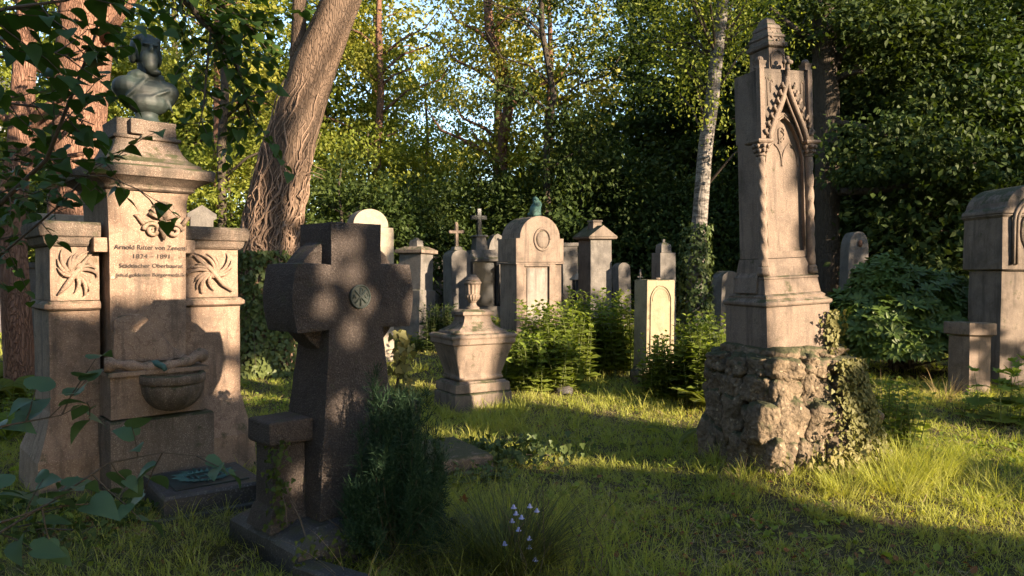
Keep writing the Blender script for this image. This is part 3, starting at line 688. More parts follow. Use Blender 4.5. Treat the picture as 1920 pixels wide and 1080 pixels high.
# --- gothic pillar on its tufa base
GX, GY, GA = 2.17, 5.5, 20
def gothic_pillar():
    t = thing('gothic_pillar', 'tall leaning gothic sandstone grave pillar with ogee arch and twisted columns on tufa rocks', 'monument', (GX + .035, GY, 0), GA, tilt=(0, -2.4))
    A = M['sand']; K = M['sanddark']
    m = MB(); m.tiers([(.845, -.30, .30, 0, .50), (1.30, -.295, .295, .004, .495)]); rough_mesh(m, 'die_block', A, t, .06, .003, 1)
    MB().tiers([(1.302, -.30, .30, .0, .50), (1.315, -.31, .31, -.01, .51), (1.335, -.31, .31, -.01, .51), (1.345, -.295, .295, .008, .49), (1.36, -.275, .275, .03, .47), (1.375, -.28, .28, .026, .475), (1.39, -.262, .262, .05, .45)]).build('base_moulding', A, t, bevel=.003)
    m = MB(); m.tiers([(1.39, -.262, .265, .055, .445), (1.50, -.252, .25, .075, .43), (1.505, -.258, .255, .068, .436), (1.52, -.258, .255, .068, .436), (1.53, -.245, .24, .09, .42), (1.66, -.235, .232, .115, .39)]); rough_mesh(m, 'lower_stage', A, t, .05, .003, 5)
    # sloping side buttress pieces
    for s in (-1, 1):
        m = MB(); m.prism([(s * .20, 1.40), (s * .285, 1.40), (s * .275, 1.44), (s * .262, 1.52), (s * .245, 1.545), (s * .222, 1.60), (s * .225, 1.64), (s * .20, 1.64)][::s], .14, .38)
        m.build('buttress', A, t, bevel=.004)
    # shaft: back slab with recessed niche framed by a plate cut to a pointed arch
    m = MB(); m.tiers([(1.66, -.228, .228, .147, .385), (3.05, -.215, .215, .147, .385)]); m.build('shaft', A, t, bevel=.004)
    def arch(z, z0, z1, h, p=1.7, q=.62):
        if z <= z0: return h
        u = min(1.0, (z - z0) / (z1 - z0)); return h * max(0.0, 1 - u ** p) ** q
    m = MB(); yf, yb = .118, .148; zs = [1.662, 1.71, 1.712] + [1.75 + .04 * i for i in range(31)]
    zs = [z for z in zs if z < 2.52] + [2.52, 2.56, 2.60, 2.64, 2.67, 2.69, 2.705, 2.72, 2.725, 2.76]
    for s in (-1, 1):
        a = []; b = []
        for z in zs:
            hi = arch(z, 2.36, 2.72, .172) if z > 1.711 else 0.0
            a.append((s * hi, z)); b.append((s * .226, z))
        n = len(zs); vs = [(p[0], yf, p[1]) for p in a] + [(p[0], yf, p[1]) for p in b] + [(p[0], yb, p[1]) for p in a]
        fs = []
        for i in range(n - 1):
            q = (i, n + i, n + i + 1, i + 1); fs.append(q if s > 0 else q[::-1])
            q = (2 * n + i, i, i + 1, 2 * n + i + 1); fs.append(q if s > 0 else q[::-1])
        m.add(vs, fs)
        m.add([(s * .226, yf, 1.662), (s * .226, yb, 1.662), (s * .226, yb, 2.76), (s * .226, yf, 2.76)], [(0, 1, 2, 3) if s > 0 else (3, 2, 1, 0)])
    m.build('niche_frame', A, t)
    m = MB()
    for off, r in ((.0, .007), (.020, .005)):
        for s in (-1, 1):
            pts = [(s * (.176 + off), yf - .002, 1.75)] + [(s * (.176 + off), yf - .002, z) for z in (1.95, 2.15, 2.36)] + [(s * arch(z, 2.36, 2.73 + off, .176 + off), yf - .002, z) for z in np.linspace(2.40, 2.728 + off, 10)]
            m.tube(pts, r, 6)
    m.build('niche_moulding', A, t, smooth=True)
    # blind tracery in the niche head
    m = MB()
    for c, r in (((-.075, 2.43), .072), ((.075, 2.43), .072)):
        for s in (-1, 1):
            m.tube([(c[0] + s * arch(z, 2.40, 2.53, .072), .145, z) for z in np.linspace(2.36, 2.529, 9)], .006, 6)
    m.tube([(.0 + .036 * math.sin(i * .785) * (1 + .25 * math.cos(i * 1.57)), .145, 2.60 + .055 * math.cos(i * .785)) for i in range(9)], .006, 6)
    m.tube([(.03 * math.sin(i), .145, 2.63 - i * .02) for i in range(6)], .007, 6)
    m.build('blind_tracery', A, t, smooth=True)
    # twisted columns
    for s in (-1, 1):
        c = (s * .222, .112, 0)
        m = MB(); m.lathe([(.033, 1.60 + i * .015) for i in range(56)], c, 24, ribs=3, amp=.10, twist=-52 * s); m.build('twisted_column', A, t, smooth=True)
        MB().lathe([(.05, 1.535), (.05, 1.56), (.042, 1.572), (.046, 1.585), (.036, 1.60)], c, 18).build('column_base', A, t, smooth=True)
        m = MB(); m.lathe([(.034, 2.428), (.04, 2.436), (.034, 2.444), (.036, 2.46), (.05, 2.50), (.058, 2.52)], c, 20)
        for k in range(8):
            a = k * math.pi / 4
            for zz, rr in ((2.468, .044), (2.502, .056)): m.ball((c[0] + rr * math.cos(a + zz * 20), c[1] + rr * math.sin(a + zz * 20), zz), (.015, .015, .017), 7, 5)
        cp = m.build('capital', A, t, smooth=True)
        MB().tiers([(2.522, c[0] - .058, c[0] + .058, c[1] - .058, c[1] + .10), (2.535, c[0] - .068, c[0] + .068, c[1] - .068, c[1] + .10), (2.55, c[0] - .066, c[0] + .066, c[1] - .066, c[1] + .10)]).build('abacus', A, cp, bevel=.002)
    # upper stage: side piers and spandrel cut by the ogee gable
    def ogee(z, h=.185, z0=2.50, z1=3.02):
        u = max(0.0, min(1.0, (z - z0) / (z1 - z0)))
        return h * ((1 + math.cos(math.pi * u ** .85)) / 2) ** .8
    m = MB(); zs = [2.553 + .0254 * i for i in range(20)] + [3.05]
    for s in (-1, 1):
        n = len(zs); a = [(s * (ogee(z) + .004), z) for z in zs]
        vs = [(p[0], .085, p[1]) for p in a] + [(s * .222, .085, z) for z in zs] + [(p[0], .166, p[1]) for p in a]
        fs = []
        for i in range(n - 1):
            q = (i, n + i, n + i + 1, i + 1); fs.append(q if s > 0 else q[::-1])
            q = (2 * n + i, i, i + 1, 2 * n + i + 1); fs.append(q if s > 0 else q[::-1])
        m.add(vs, fs)
        m.box(*( (.2012, .222) if s > 0 else (-.222, -.2012) ), .0855, .40, 2.553, 3.05)
    m.box(-.222, .222, .0855, .40, 3.051, 3.075)
    m.build('spandrel', K, t)
    for s in (-1, 1):
        m = MB(); m.tiers([(2.553, s * .222 - .032, s * .222 + .012, .060, .105), (3.08, s * .222 - .032, s * .222 + .012, .060, .105)]); m.build('pilaster', A, t, bevel=.003)
        m = MB(); m.tiers([(3.081, s * .212 - .035, s * .212 + .025, .07, .14), (3.10, s * .212 - .032, s * .212 + .022, .073, .137), (3.13, s * .212 - .04, s * .212 + .03, .065, .145)]); m.ball((s * .212 - .005, .105, 3.14), (.03, .03, .028)); m.build('corner_knob', A, t, smooth=False)
    for r, off, y in ((.020, .0, .070), (.011, -.026, .088), (.010, .026, .078)):
        m = MB()
        for s in (-1, 1):
            m.tube([(s * (ogee(z) + off * (1 if z < 2.95 else .3)), y, z + off * .8) for z in np.linspace(2.553, 3.018, 16)], r, 7)
        m.build('ogee_moulding', A, t, smooth=True)
    for s in (-1, 1):
        for k in range(7):
            z = 2.60 + k * .058; x = s * (ogee(z) + .040 - k * .002)
            m = MB(); j = .004 * math.sin(k * 5.1 + s); m.tube([(x - s * .006, .068, z - .018), (x + s * .010, .052, z - .004 + j), (x + s * .022, .050, z + .014), (x + s * .012, .048, z + .026 + j)], [.010, .013, .012, .005], 6); m.ball((x + s * .004, .050, z - .012), (.011, .012, .009), 7, 5)
            m.build('crocket', A, t, smooth=True)
    for s in (-1, 1):
        for k in range(5):
            z = 2.58 + k * .045; x = s * (arch(z, 2.36, 2.80, .17) - .004)
            m = MB(); m.tube([(x + s * .018 * math.cos(q), .100, z + .018 * math.sin(q)) for q in np.linspace(-1.6, 1.6, 7)], .005, 5); m.build('cusp', A, t, smooth=True)
    m = MB(); m.tube([(0, .075, 2.99), (0, .06, 3.06), (0, .06, 3.12)], [.02, .015, .018], 8)
    for p, r in (((0, .06, 3.075), .02), ((-.030, .058, 3.125), .018), ((.030, .058, 3.125), .018), ((0, .045, 3.125), .02), ((0, .06, 3.155), .018)): m.ball(p, r, 9, 6)
    m.build('finial', A, t, smooth=True)
    m = MB(); m.tiers([(3.076, -.113, .043, .125, .355), (3.25, -.108, .038, .13, .35)]); m.build('pinnacle', A, t, bevel=.003)
    m = MB(); m.tiers([(z, -.035 - w * .86, -.035 + w * .86, .24 - w * 1.25, .24 + w * 1.25) for z, w in ((3.251, .090), (3.262, .105), (3.29, .105), (3.30, .092), (3.33, .085), (3.335, .094), (3.355, .090), (3.365, .078), (3.40, .068), (3.405, .074), (3.43, .066), (3.45, .048), (3.48, .040), (3.50, .022))])
    m.build('stepped_cap', K, t, bevel=.003)
    m = MB()
    for k in range(14):
        a = k * 2.4; m.ball((-.035 + .05 * math.cos(a) * (1 - k / 22), .112 + k * .005, 3.28 + k * .012), (.013, .012, .013), 7, 5)
    m.build('leaf_carving', A, t, smooth=True)
    # panel tracery lines on the upper stage
    m = MB()
    for s in (-1, 1):
        for i in range(3):
            x = s * (.20 - i * .030); z1 = 3.0 - i * .012; zb = max(2.70 + i * .10, 2.58)
            m.tube([(x, .0835, zb), (x, .0835, z1), (x + .012, .0835, z1 + .02), (x + .024, .0835, z1)], .004, 5)
        m.tube([(-.035 + s * .06, .121, 3.10), (-.035 + s * .06, .121, 3.19), (-.035 + s * .03, .122, 3.22), (-.035, .122, 3.23)], .004, 5)
    m.build('panel_tracery', A, t, smooth=True)
    # tufa base: individually built rough stones, in the pillar's group but upright
    R = random.Random(4)
    inv = t.matrix_basis.inverted() if False else None
    base = thing('tufa_base', 'rough mossy tufa rock base stacked under the gothic pillar', 'rock base', (GX, GY, gz(GX, GY) - .06), GA)
    MB().tiers([(0, -.36, .44, -.04, .58), (.5, -.34, .42, -.03, .55), (.82, -.28, .36, .0, .5)]).build('rubble_core', M['tufa'], base)
    rows = [(.12, .20, .80), (.40, .17, .76), (.63, .13, .70), (.79, .085, .64)]
    for ri, (zc, hz, k) in enumerate(rows):
        hw = .60 * k; yc = .27; hd = .50 * k
        for side in range(4):
            L_ = hw if side in (0, 2) else hd
            n = (4, 3, 3, 3)[ri]; off = (ri % 2) * .4
            for i in range(n):
                u = -1 + (2 * i + 1) / n + R.uniform(-.08, .08) + off / n * (1 if side in (0, 2) else -1) * .4
                sx = L_ / n * R.uniform(.98, 1.15); sy = .15 * R.uniform(.8, 1.25); hh = hz * R.uniform(.85, 1.12)
                rk = rock(sx, sy, hh, R.uniform(0, 50), .30, 9, 4.6)
                o = rk.build('tufa_stone', M['tufa'], base, smooth=True)
                zz = zc + R.uniform(-.02, .02) if ri < 3 else zc
                xo = .04 + (.05 * (1 - ri / 3))
                if side == 0: o.location = (xo + u * hw, yc - hd + .08, zz)
                elif side == 2: o.location = (xo + u * hw, yc + hd - .08, zz)
                elif side == 1: o.location = (xo + hw - .08, yc + u * hd, zz)
                else: o.location = (xo - hw + .08, yc + u * hd, zz)
                o.rotation_euler = (R.uniform(-.08, .08), R.uniform(-.08, .08), (0 if side in (0, 2) else math.pi / 2) + R.uniform(-.1, .1))
    # flat dressed rocks right under the die block
    for i in range(3):
        rk = rock(.17, .33, .065, 60 + i, .16, 6, 4.0); o = rk.build('tufa_stone', M['tufa'], base, smooth=True); o.location = (-.2 + .22 * i + .03, .25, .885)
gothic_pillar()

# --- stele and the tombs further back
def T(name, label, cat, px, d, a, **k):
    x = X(px, d); return thing(name, label, cat, (x, d, gz(x, d) - .03), a, tilt=(1.6 * math.sin(px * 1.7), 1.5 * math.sin(px * 2.9)), **k)
def tz(py, d, px): return Z(py, d) - (gz(X(px, d), d) - .03)

t = T('stone_stele', 'sunlit cream limestone stele with incised arch standing among the weeds', 'stele', 1238, 9.4, 20)
h = tz(524, 9.4, 1238)
m = MB(); m.tiers([(.24, -.205, .205, 0, .33), (h - .012, -.205, .205, 0, .33), (h, -.195, .195, .01, .32)]); rough_mesh(m, 'stele_block', M['cream'], t, .06, .004, 2)
m = MB(); m.tube([(-.15, -.003, .3), (-.15, -.003, h - .28)] + [(.15 * -math.cos(q), -.003, h - .28 + .2 * math.sin(q)) for q in np.linspace(.1, 3.04, 12)] + [(.15, -.003, h - .28), (.15, -.003, .3)], .011, 6); m.build('arch_moulding', M['cream'], t, smooth=True)
m = MB(); m.tube([(.125 * -math.cos(q), -.001, h - .28 + .165 * math.sin(q)) for q in np.linspace(0, 3.14, 12)], .006, 6); m.build('inner_moulding', M['cream'], t, smooth=True)
o = rock(.26, .2, .17, 8, .2, 6, 4).build('foundation_rock', M['tufa'], t, smooth=True); o.location = (-.02, .14, .12)
o = rock(.14, .13, .16, 11, .2, 6, 4).build('foundation_rock', M['tufa'], t, smooth=True); o.location = (-.22, .05, .12)
o = rock(.03, .02, .015, 3, .3, 4).build('loose_pebble', M['sand'], None, smooth=True); a_ = rad(20); o.location = (t.location.x + -.02, t.location.y + .06, t.location.z + h + .01); tag(o, 'small pebble laid on top of the cream stele', 'pebble')

# big arched tomb
d = 13.0; t = T('arched_tomb', 'broad sandstone tomb with segmental arched top, round medallion and blank panel', 'tomb', 1013, d, 25)
H = lambda py: tz(py, d, 1013)
w = .475; A = M['sand']; zt = H(405); zs = H(447); ze = H(492)
m = MB(); m.tiers([(0, -w - .02, w + .02, 0, .78), (.35, -w - .02, w + .02, 0, .78), (.37, -w + .03, w - .03, .03, .75), (ze, -w + .03, w - .03, .03, .75)]); m.build('body', A, t, bevel=.008)
m = MB(); poly = [(-w, ze + .003), (w, ze + .003), (w, zs)] + [(.40 * math.cos(q), zs + (zt - zs) * math.sin(q)) for q in np.linspace(0, math.pi, 15)] + [(-w, zs)]
m.prism(poly, 0, .78); m.build('arched_head', A, t, bevel=.008)
m = MB(); m.tiers([(ze - .03, -w - .01, w + .01, -.02, .8), (ze, -w - .01, w + .01, -.02, .8)]); m.build('string_course', A, t, bevel=.004)
m = MB()
for b in ((-.47, -.32, -.012, .029, .37, ze - .031), (.18, .30, -.012, .029, .37, ze - .031), (-.319, .179, -.012, .029, ze - .07, ze - .031)): m.box(*b)
m.build('panel_frame', A, t, bevel=.004)
MB().box(-.25, .15, .014, .029, .5, ze - .1).build('inscription_panel', M['blotched'], t, bevel=.002)
m = MB(); m.tube([(.04 + .155 * math.cos(i * .2618), -.002, zs - .02 + .19 * math.sin(i * .2618)) for i in range(25)], .022, 7); m.build('medallion_ring', A, t, smooth=True)
m = MB(); m.ball((.04, .0, zs - .02), (.12, .03, .155), 16, 8); m.build('medallion', M['sanddark'], t, smooth=True)
# hooded statue behind it, on its own pillar
d = 14.6; t = T('statue_pillar', 'plain pillar behind the arched tomb carrying the green figure', 'pillar', 1003, d, 25)
MB().tiers([(0, -.3, .3, -.2, .3), (.4, -.3, .3, -.2, .3), (.41, -.24, .24, -.15, .25), (tz(408, d, 1003), -.22, .22, -.14, .24)]).build('pillar_shaft', M['grey'], t, bevel=.01)
x = X(1003, d); t = thing('bronze_mourner', 'small verdigris green hooded mourning figure seen above the arched tomb', 'statue', (x, d, Z(408, d)), 25)
b = [((0, .02, .06), (.15, .13, .07), None), ((.02, .02, .16), (.12, .10, .13), None), ((.05, .0, .26), (.10, .08, .09), None), ((-.05, -.05, .14), (.07, .08, .10), (30, 'Y')), ((.0, -.01, .35), (.052, .058, .072), None), ((.035, .02, .34), (.06, .06, .07), None),
     ((-.02, -.07, .25), (.028, .03, .10), (-25, 'Y')), ((.10, .0, .20), (.03, .05, .12), (12, 'Y')), ((-.03, -.09, .08), (.02, .03, .09), (50, 'Y')), ((.06, -.08, .12), (.02, .03, .11), (-15, 'Y')), ((.0, -.05, .345), (.03, .025, .035), None)]
blob_surface('figure', b, M['verdigris'], t, .014, 2)

# capped pillar right of it
d = 13.5; t = T('capped_pillar', 'square grey pillar tomb with overhanging gabled cap right of the arched tomb', 'tomb', 1128, d, 25)
H = lambda py: tz(py, d, 1128); zc = H(450)
MB().tiers([(0, -.27, .27, -.02, .5), (.3, -.27, .27, -.02, .5), (.32, -.235, .235, 0, .46), (zc, -.225, .225, .01, .45)]).build('shaft', M['grey'], t, bevel=.006)
m = MB(); m.tiers([(zc + .001, -.24, .24, -.01, .47), (zc + .02, -.30, .30, -.06, .52), (zc + .06, -.31, .31, -.07, .53)]); m.prism([(-.31, zc + .062), (.31, zc + .062), (0, zc + .27)], -.07, .53); m.build('gabled_cap', M['sanddark'], t, bevel=.006)
MB().tiers([(zc + .20, -.10, .10, .13, .33), (zc + .33, -.09, .09, .14, .32), (zc + .34, -.11, .11, .12, .34), (zc + .37, -.1, .1, .13, .33)]).build('cap_block', M['sanddark'], t, bevel=.004)

# broad tomb with acroterion, left
d = 14.0; t = T('acroterion_tomb', 'thick grey tomb with sloping shoulders behind the granite cross', 'tomb', 800, d, 58)
H = lambda py: tz(py, d, 800); zt = H(462)
m = MB(); m.tiers([(0, -.24, .24, 0, .62), (H(545), -.24, .24, 0, .62), (H(543), -.19, .19, .03, .58), (zt - .15, -.185, .185, .035, .575)]); m.build('body', M['grey'], t, bevel=.008)
m = MB(); m.tiers([(zt - .149, -.20, .20, .02, .60), (zt - .13, -.25, .25, -.03, .64), (zt - .07, -.25, .25, -.03, .64), (zt + .0, -.12, .12, .1, .50)]); m.build('cornice', M['sand'], t, bevel=.006)
m = MB(); m.tiers([(zt - .02, -.10, .10, .2, .42), (zt + .12, -.09, .09, .22, .40), (zt + .13, -.05, .05, .26, .36), (zt + .17, -.04, .04, .28, .34)]); m.build('acroterion', M['grey'], t, bevel=.006)

# domed tomb with stone cross
d = 15.2; t = T('domed_tomb', 'narrow round topped tomb carrying a small stone cross', 'tomb', 866, d, 30)
H = lambda py: tz(py, d, 866); zt = H(468); w = .22
MB().tiers([(0, -.30, .30, -.05, .5), (.45, -.30, .30, -.05, .5), (.5, -w - .03, w + .03, -.02, .45)]).build('plinth', M['grey'], t, bevel=.01)
m = MB(); poly = [(-w, .505), (w, .505), (w, zt - .17)] + [(w * math.cos(q), zt - .17 + .17 * math.sin(q)) for q in np.linspace(.2, math.pi - .2, 9)] + [(-w, zt - .17)]
m.prism(poly, 0, .42); m.build('body', M['grey'], t, bevel=.006)
MB().tiers([(zt - .01, -.10, .10, .1, .30), (zt + .05, -.08, .08, .12, .28), (zt + .07, -.05, .05, .15, .25)]).build('cross_foot', M['grey'], t, bevel=.004)
c = MB(); zc = zt + .07; c.box(-.03, .03, .17, .23, zc, zc + .46); c.box(-.135, -.0302, .172, .228, zc + .27, zc + .33); c.box(.0302, .135, .172, .228, zc + .27, zc + .33)
for p in ((-.145, .2, zc + .30), (.145, .2, zc + .30), (0, .2, zc + .47)): c.ball(p, (.038, .032, .038), 8, 6)
c.build('cross', M['sand'], t)

# black granite monument behind
d = 17.0; t = T('black_tomb', 'polished black granite tomb with dark columns and cross in the shade', 'tomb', 912, d, 28)
H = lambda py: tz(py, d, 912); z1 = H(490); z2 = H(468)
MB().box(-.42, .42, 0, .7, 0, H(575)).build('plinth', M['grey'], t, bevel=.01)
MB().box(-.30, .30, .08, .65, H(575) + .002, z1).build('body', M['black'], t, bevel=.004)
for x in (-.34, .34): MB().lathe([(.06, H(575)), (.055, H(570)), (.05, z1 - .05), (.065, z1)], (x, .05, 0), 14).build('column', M['black'], t, smooth=True)
MB().tiers([(z1 + .001, -.42, .42, -.04, .7), (z1 + .06, -.45, .45, -.06, .72), (z1 + .10, -.40, .40, 0, .66), (z2, -.30, .30, .06, .6)]).build('entablature', M['grey'], t, bevel=.005)
MB().tiers([(z2 + .001, -.16, .16, .15, .45), (z2 + .30, -.12, .12, .18, .40), (z2 + .32, -.17, .17, .14, .44), (z2 + .36, -.15, .15, .15, .43)]).build('upper_block', M['grey'], t, bevel=.005)
c = MB(); zc = z2 + .362; c.box(-.05, .05, .24, .34, zc, zc + .62); c.box(-.2, -.0502, .242, .338, zc + .36, zc + .46); c.box(.0502, .2, .242, .338, zc + .36, zc + .46); c.build('cross', M['black'], t, bevel=.004)
d = 18.0; t = T('pointed_slab', 'tall shaded slab with pointed arch top behind the black tomb', 'gravestone', 935, d, 28)
zt = tz(438, d, 935); w = .26; m = MB(); m.prism([(-w, 0), (w, 0), (w, zt - .4), (.2, zt - .2), (.1, zt - .05), (0, zt), (-.1, zt - .05), (-.2, zt - .2), (-w, zt - .4)], 0, .25); m.build('slab', M['grey'], t, bevel=.006)

# white headstone peeping over the cross
d = 11.2; t = T('white_headstone', 'bright sunlit pale headstone with round top showing above the granite cross', 'gravestone', 694, d, 35)
H = lambda py: tz(py, d, 694); z2 = H(424); z3 = H(393); w = .34
m = MB(); m.tiers([(0, -.40, .40, 0, .3), (z2 - .12, -.38, .38, 0, .3), (z2, -.37, .37, 0, .3)]); m.build('body', M['pale'], t, bevel=.006)
m = MB(); m.prism([(-.29, z2 + .001), (.29, z2 + .001)] + [(.29 * math.cos(q), z2 + .02 + (z3 - z2) * math.sin(q)) for q in np.linspace(0, math.pi, 17)], .01, .28); m.build('round_top', M['pale'], t, bevel=.006)
# dark slim stele
d = 13.0; t = T('slim_stele', 'slim dark stele with stepped shoulders left of the birch', 'stele', 1254, d, 22)
H = lambda py: tz(py, d, 1254); z2 = H(474); z3 = H(461)
MB().tiers([(0, -.17, .17, 0, .3), (z2, -.16, .16, .01, .29)]).build('body', M['grey'], t, bevel=.006)
MB().tiers([(z2 + .001, -.11, .11, .05, .25), (z3 + .02, -.10, .10, .06, .24), (z3 + .06, -.04, .04, .12, .18)]).build('stepped_top', M['grey'], t, bevel=.006)
c = MB(); c.box(-.02, .02, .13, .17, z3 + .06, z3 + .12); c.build('knob', M['grey'], t, bevel=.003)
# small stones in the shade between
for (px, d, pyt, w, dd, name, lab, kind) in (
    (1174, 16, 492, .16, .25, 'small_headstone', 'low dark round topped headstone in the shade right of the capped pillar', 'round'),
    (1203, 16.6, 505, .10, .2, 'finial_stone', 'little pointed grave marker with cross finial in deep shade', 'cross'),
    (1072, 16.2, 455, .20, .3, 'dark_stele', 'dark narrow stele squeezed between arched tomb and capped pillar', 'flat'),
    (1330, 15.5, 522, .30, .3, 'low_tomb', 'low weathered tomb block right behind the birch trunk', 'flat'),
    (1368, 15.0, 508, .24, .3, 'shaded_headstone', 'shaded grey headstone left of the gothic pillar foot', 'round'),
    (822, 18.5, 478, .16, .3, 'slender_stone', 'slender grey stone far back between the two left tombs', 'flat'),
    (768, 21, 455, .30, .3, 'distant_headstone', 'distant pale headstone partly hidden by the grey tomb', 'round'),
    (1100, 19.0, 470, .26, .3, 'distant_tomb', 'distant grey tomb seen behind the lantern', 'gable'),
    (375, 9.6, 384, .14, .26, 'grey_post', 'slim grey post stone behind the right wing of the fountain monument', 'gable'),
    (126, 7.4, 403, .30, .34, 'pale_slab', 'pale sunlit stone whose top shows above the left wing of the fountain', 'flat'),
    (14, 15.0, 492, .32, .3, 'left_edge_stone', 'dark headstone at the left edge of the lawn', 'flat'),
    (58, 10.5, 492, .12, .3, 'narrow_stone', 'narrow grey stone just left of the fountain monument', 'flat'),
    (44, 17.0, 525, .22, .25, 'bluish_stone', 'small bluish headstone far back on the left lawn', 'round')):
    t = T(name, lab, 'gravestone', px, d, 26); zt = max(.5, tz(pyt, d, px)); mt = M['pale'] if 'pale' in lab and 'sunlit' in lab else M['grey']
    m = MB()
    m.tiers([(0, -w - .05, w + .05, -.04, dd + .04), (.18, -w - .05, w + .05, -.04, dd + .04)]); m.build('footing', mt, t, bevel=.008)
    m = MB()
    if kind == 'round': m.prism([(-w, .182), (w, .182)] + [(w * math.cos(q), zt - w * .8 + w * .8 * math.sin(q)) for q in np.linspace(0, math.pi, 13)], 0, dd)
    elif kind == 'gable': m.prism([(-w, .182), (w, .182), (w, zt - .2), (w + .04, zt - .18), (w + .04, zt - .12), (0, zt), (-w - .04, zt - .12), (-w - .04, zt - .18), (-w, zt - .2)], 0, dd)
    elif kind == 'cross': m.tiers([(.182, -w, w, 0, dd), (zt * .5, -w * .8, w * .8, .02, dd - .02), (zt * .62, -.03, .03, .08, .12)]); m.box(-.022, .022, .08, .12, zt * .62, zt); m.box(-.08, -.0222, .085, .115, zt * .85, zt * .85 + .04); m.box(.0222, .08, .085, .115, zt * .85, zt * .85 + .04)
    else: m.tiers([(.182, -w, w, 0, dd), (zt - .08, -w * .96, w * .96, .01, dd - .01), (zt - .078, -w - .02, w + .02, -.02, dd + .02), (zt, -w - .02, w + .02, -.02, dd + .02)])
    m.build('stone', mt, t, bevel=.008)
# lantern
d = 15.0; x = X(1086, d); t = thing('grave_lantern', 'small white roofed grave lantern on a dark ledge between the tombs', 'lantern', (x, d, Z(545, d)), 20)
MB().tiers([(-.5, -.45, .5, -.1, .35), (-.06, -.45, .5, -.1, .35)]).build('ledge', M['black'], t, bevel=.005)
MB().tiers([(-.06, -.10, .10, 0, .2), (.0, -.09, .09, .01, .19)]).build('lantern_base', M['tin'], t, bevel=.003)
for a in (-.08, .07):
    for b in (.02, .17): MB().box(a, a + .012, b, b + .012, .001, .22).build('corner_bar', M['tin'], t)
MB().box(-.066, .068, .034, .168, .002, .218).build('glass_pane', M['glassy'], t)
m = MB(); m.tiers([(.221, -.12, .12, -.02, .22), (.24, -.12, .12, -.02, .22), (.36, -.015, .015, .085, .115)]); m.build('lantern_roof', M['pale'], t, bevel=.003)

# rounded grey headstone on the right
d = 13.6; t = T('rounded_headstone', 'grey shouldered headstone with small rusty emblem left of the rhododendron', 'gravestone', 1606, d, 6)
H = lambda py: tz(py, d, 1606); zt = H(434); w = .20
m = MB(); prof = [(-w, 0), (w, 0)] + [(w * math.cos(q) ** .7, zt - .38 + .38 * math.sin(q)) for q in np.linspace(0, 1.5, 8)] + [(-w * math.cos(q) ** .7, zt - .38 + .38 * math.sin(q)) for q in np.linspace(1.5, 0, 8)]
m.prism(prof, 0, .30); m.build('slab', M['grey'], t, bevel=.02)
m = MB(); m.ball((.02, -.01, zt - .22), (.05, .03, .07), 8, 6); m.build('emblem', M['barkred'], t, smooth=True)

# big tomb on the right edge and its post
d = 9.4; t = T('round_arched_tomb', 'massive dark sandstone tomb with round arched head at the right edge', 'tomb', 1935, d, 8)
H = lambda py: tz(py, d, 1935); w = .47
z1 = H(508); z2 = H(402); z3 = H(345); K = M['sanddark']
m = MB(); m.tiers([(0, -w - .02, w + .02, -.04, .66), (H(735), -w - .02, w + .02, -.04, .66), (H(728), -w + .04, w - .04, .02, .60), (z1, -w + .05, w - .05, .03, .59)]); rough_mesh(m, 'lower_body', K, t, .09, .006, 3)
m = MB(); m.tiers([(z1 + .001, -w + .04, w - .04, .0, .62), (z1 + .015, -w, w, -.03, .65), (z2 - .05, -w + .0, w - .0, -.02, .64), (z2 - .02, -w - .03, w + .03, -.05, .67), (z2, -w - .03, w + .03, -.05, .67)]); rough_mesh(m, 'upper_body', K, t, .09, .006, 4)
m = MB(); m.prism([(-w - .03, z2 + .001), (w + .03, z2 + .001), (w + .02, z2 + .05)] + [(w * .93 * math.cos(q), z2 + .06 + (z3 - z2 - .06) * math.sin(q)) for q in np.linspace(.1, math.pi - .1, 17)] + [(-w - .02, z2 + .05)], -.045, .66); m.build('arched_head', K, t, bevel=.015)
m = MB()
for r, y in ((.33, -.05), (.27, -.04)): m.tube([(-r, y, z1 + .08), (-r, y, z2 - .12)] + [(-r * math.cos(q), y, z2 - .12 + r * 1.1 * math.sin(q)) for q in np.linspace(.1, 3.04, 16)] + [(r, y, z2 - .12), (r, y, z1 + .08)], .022, 7)
m.build('arch_moulding', K, t, smooth=True)
m = MB(); m.ball((-.02, -.03, z2 - .22), (.2, .03, .30), 18, 8); m.build('oval_boss', K, t, smooth=True)
d = 8.8; t = T('stone_post', 'short square sandstone post with flat cap before the tomb at right', 'post', 1840, d, 10)
zt = tz(605, d, 1840)
m = MB(); m.tiers([(0, -.15, .15, 0, .34), (zt - .17, -.15, .15, 0, .34)]); rough_mesh(m, 'post_shaft', M['sand'], t, .06, .005, 1)
m = MB(); m.tiers([(zt - .169, -.15, .15, 0, .34), (zt - .15, -.19, .19, -.04, .38), (zt - .01, -.19, .19, -.04, .38), (zt, -.18, .18, -.03, .37)]); rough_mesh(m, 'post_cap', M['sand'], t, .06, .004, 2)

# reddish low slab behind the conifer, kerb stones at the bottom edge
t = thing('low_slab', 'low reddish stone slab in the grass behind the dark conifer', 'grave slab', (-.62, 5.35, gz(-.6, 5.4)), 30)
MB().tiers([(-.05, 0, .55, 0, .7), (.13, 0, .55, 0, .7), (.15, .02, .53, .02, .68)]).build('slab', M['pinkdark'], t, bevel=.01)
for (x, y, sx, sy, sz, a, lab) in ((-.31, 4.28, .14, .10, .10, 10, 'rounded dark boulder half buried beside the conifer'), (.30, 3.42, .17, .09, .08, -30, 'low dark stone at the foot of the harebell tuft'), (.62, 8.9, .12, .1, .1, 0, 'small mossy stone by the leafy bush')):
    o = rock(sx, sy, sz, x * 9, .18, 6, 2.6).build('boulder', M['granitedark'], None, smooth=True); o.location = (x, y, gz(x, y) + .02); o.rotation_euler = (0, 0, rad(a)); tag(o, lab, 'boulder')

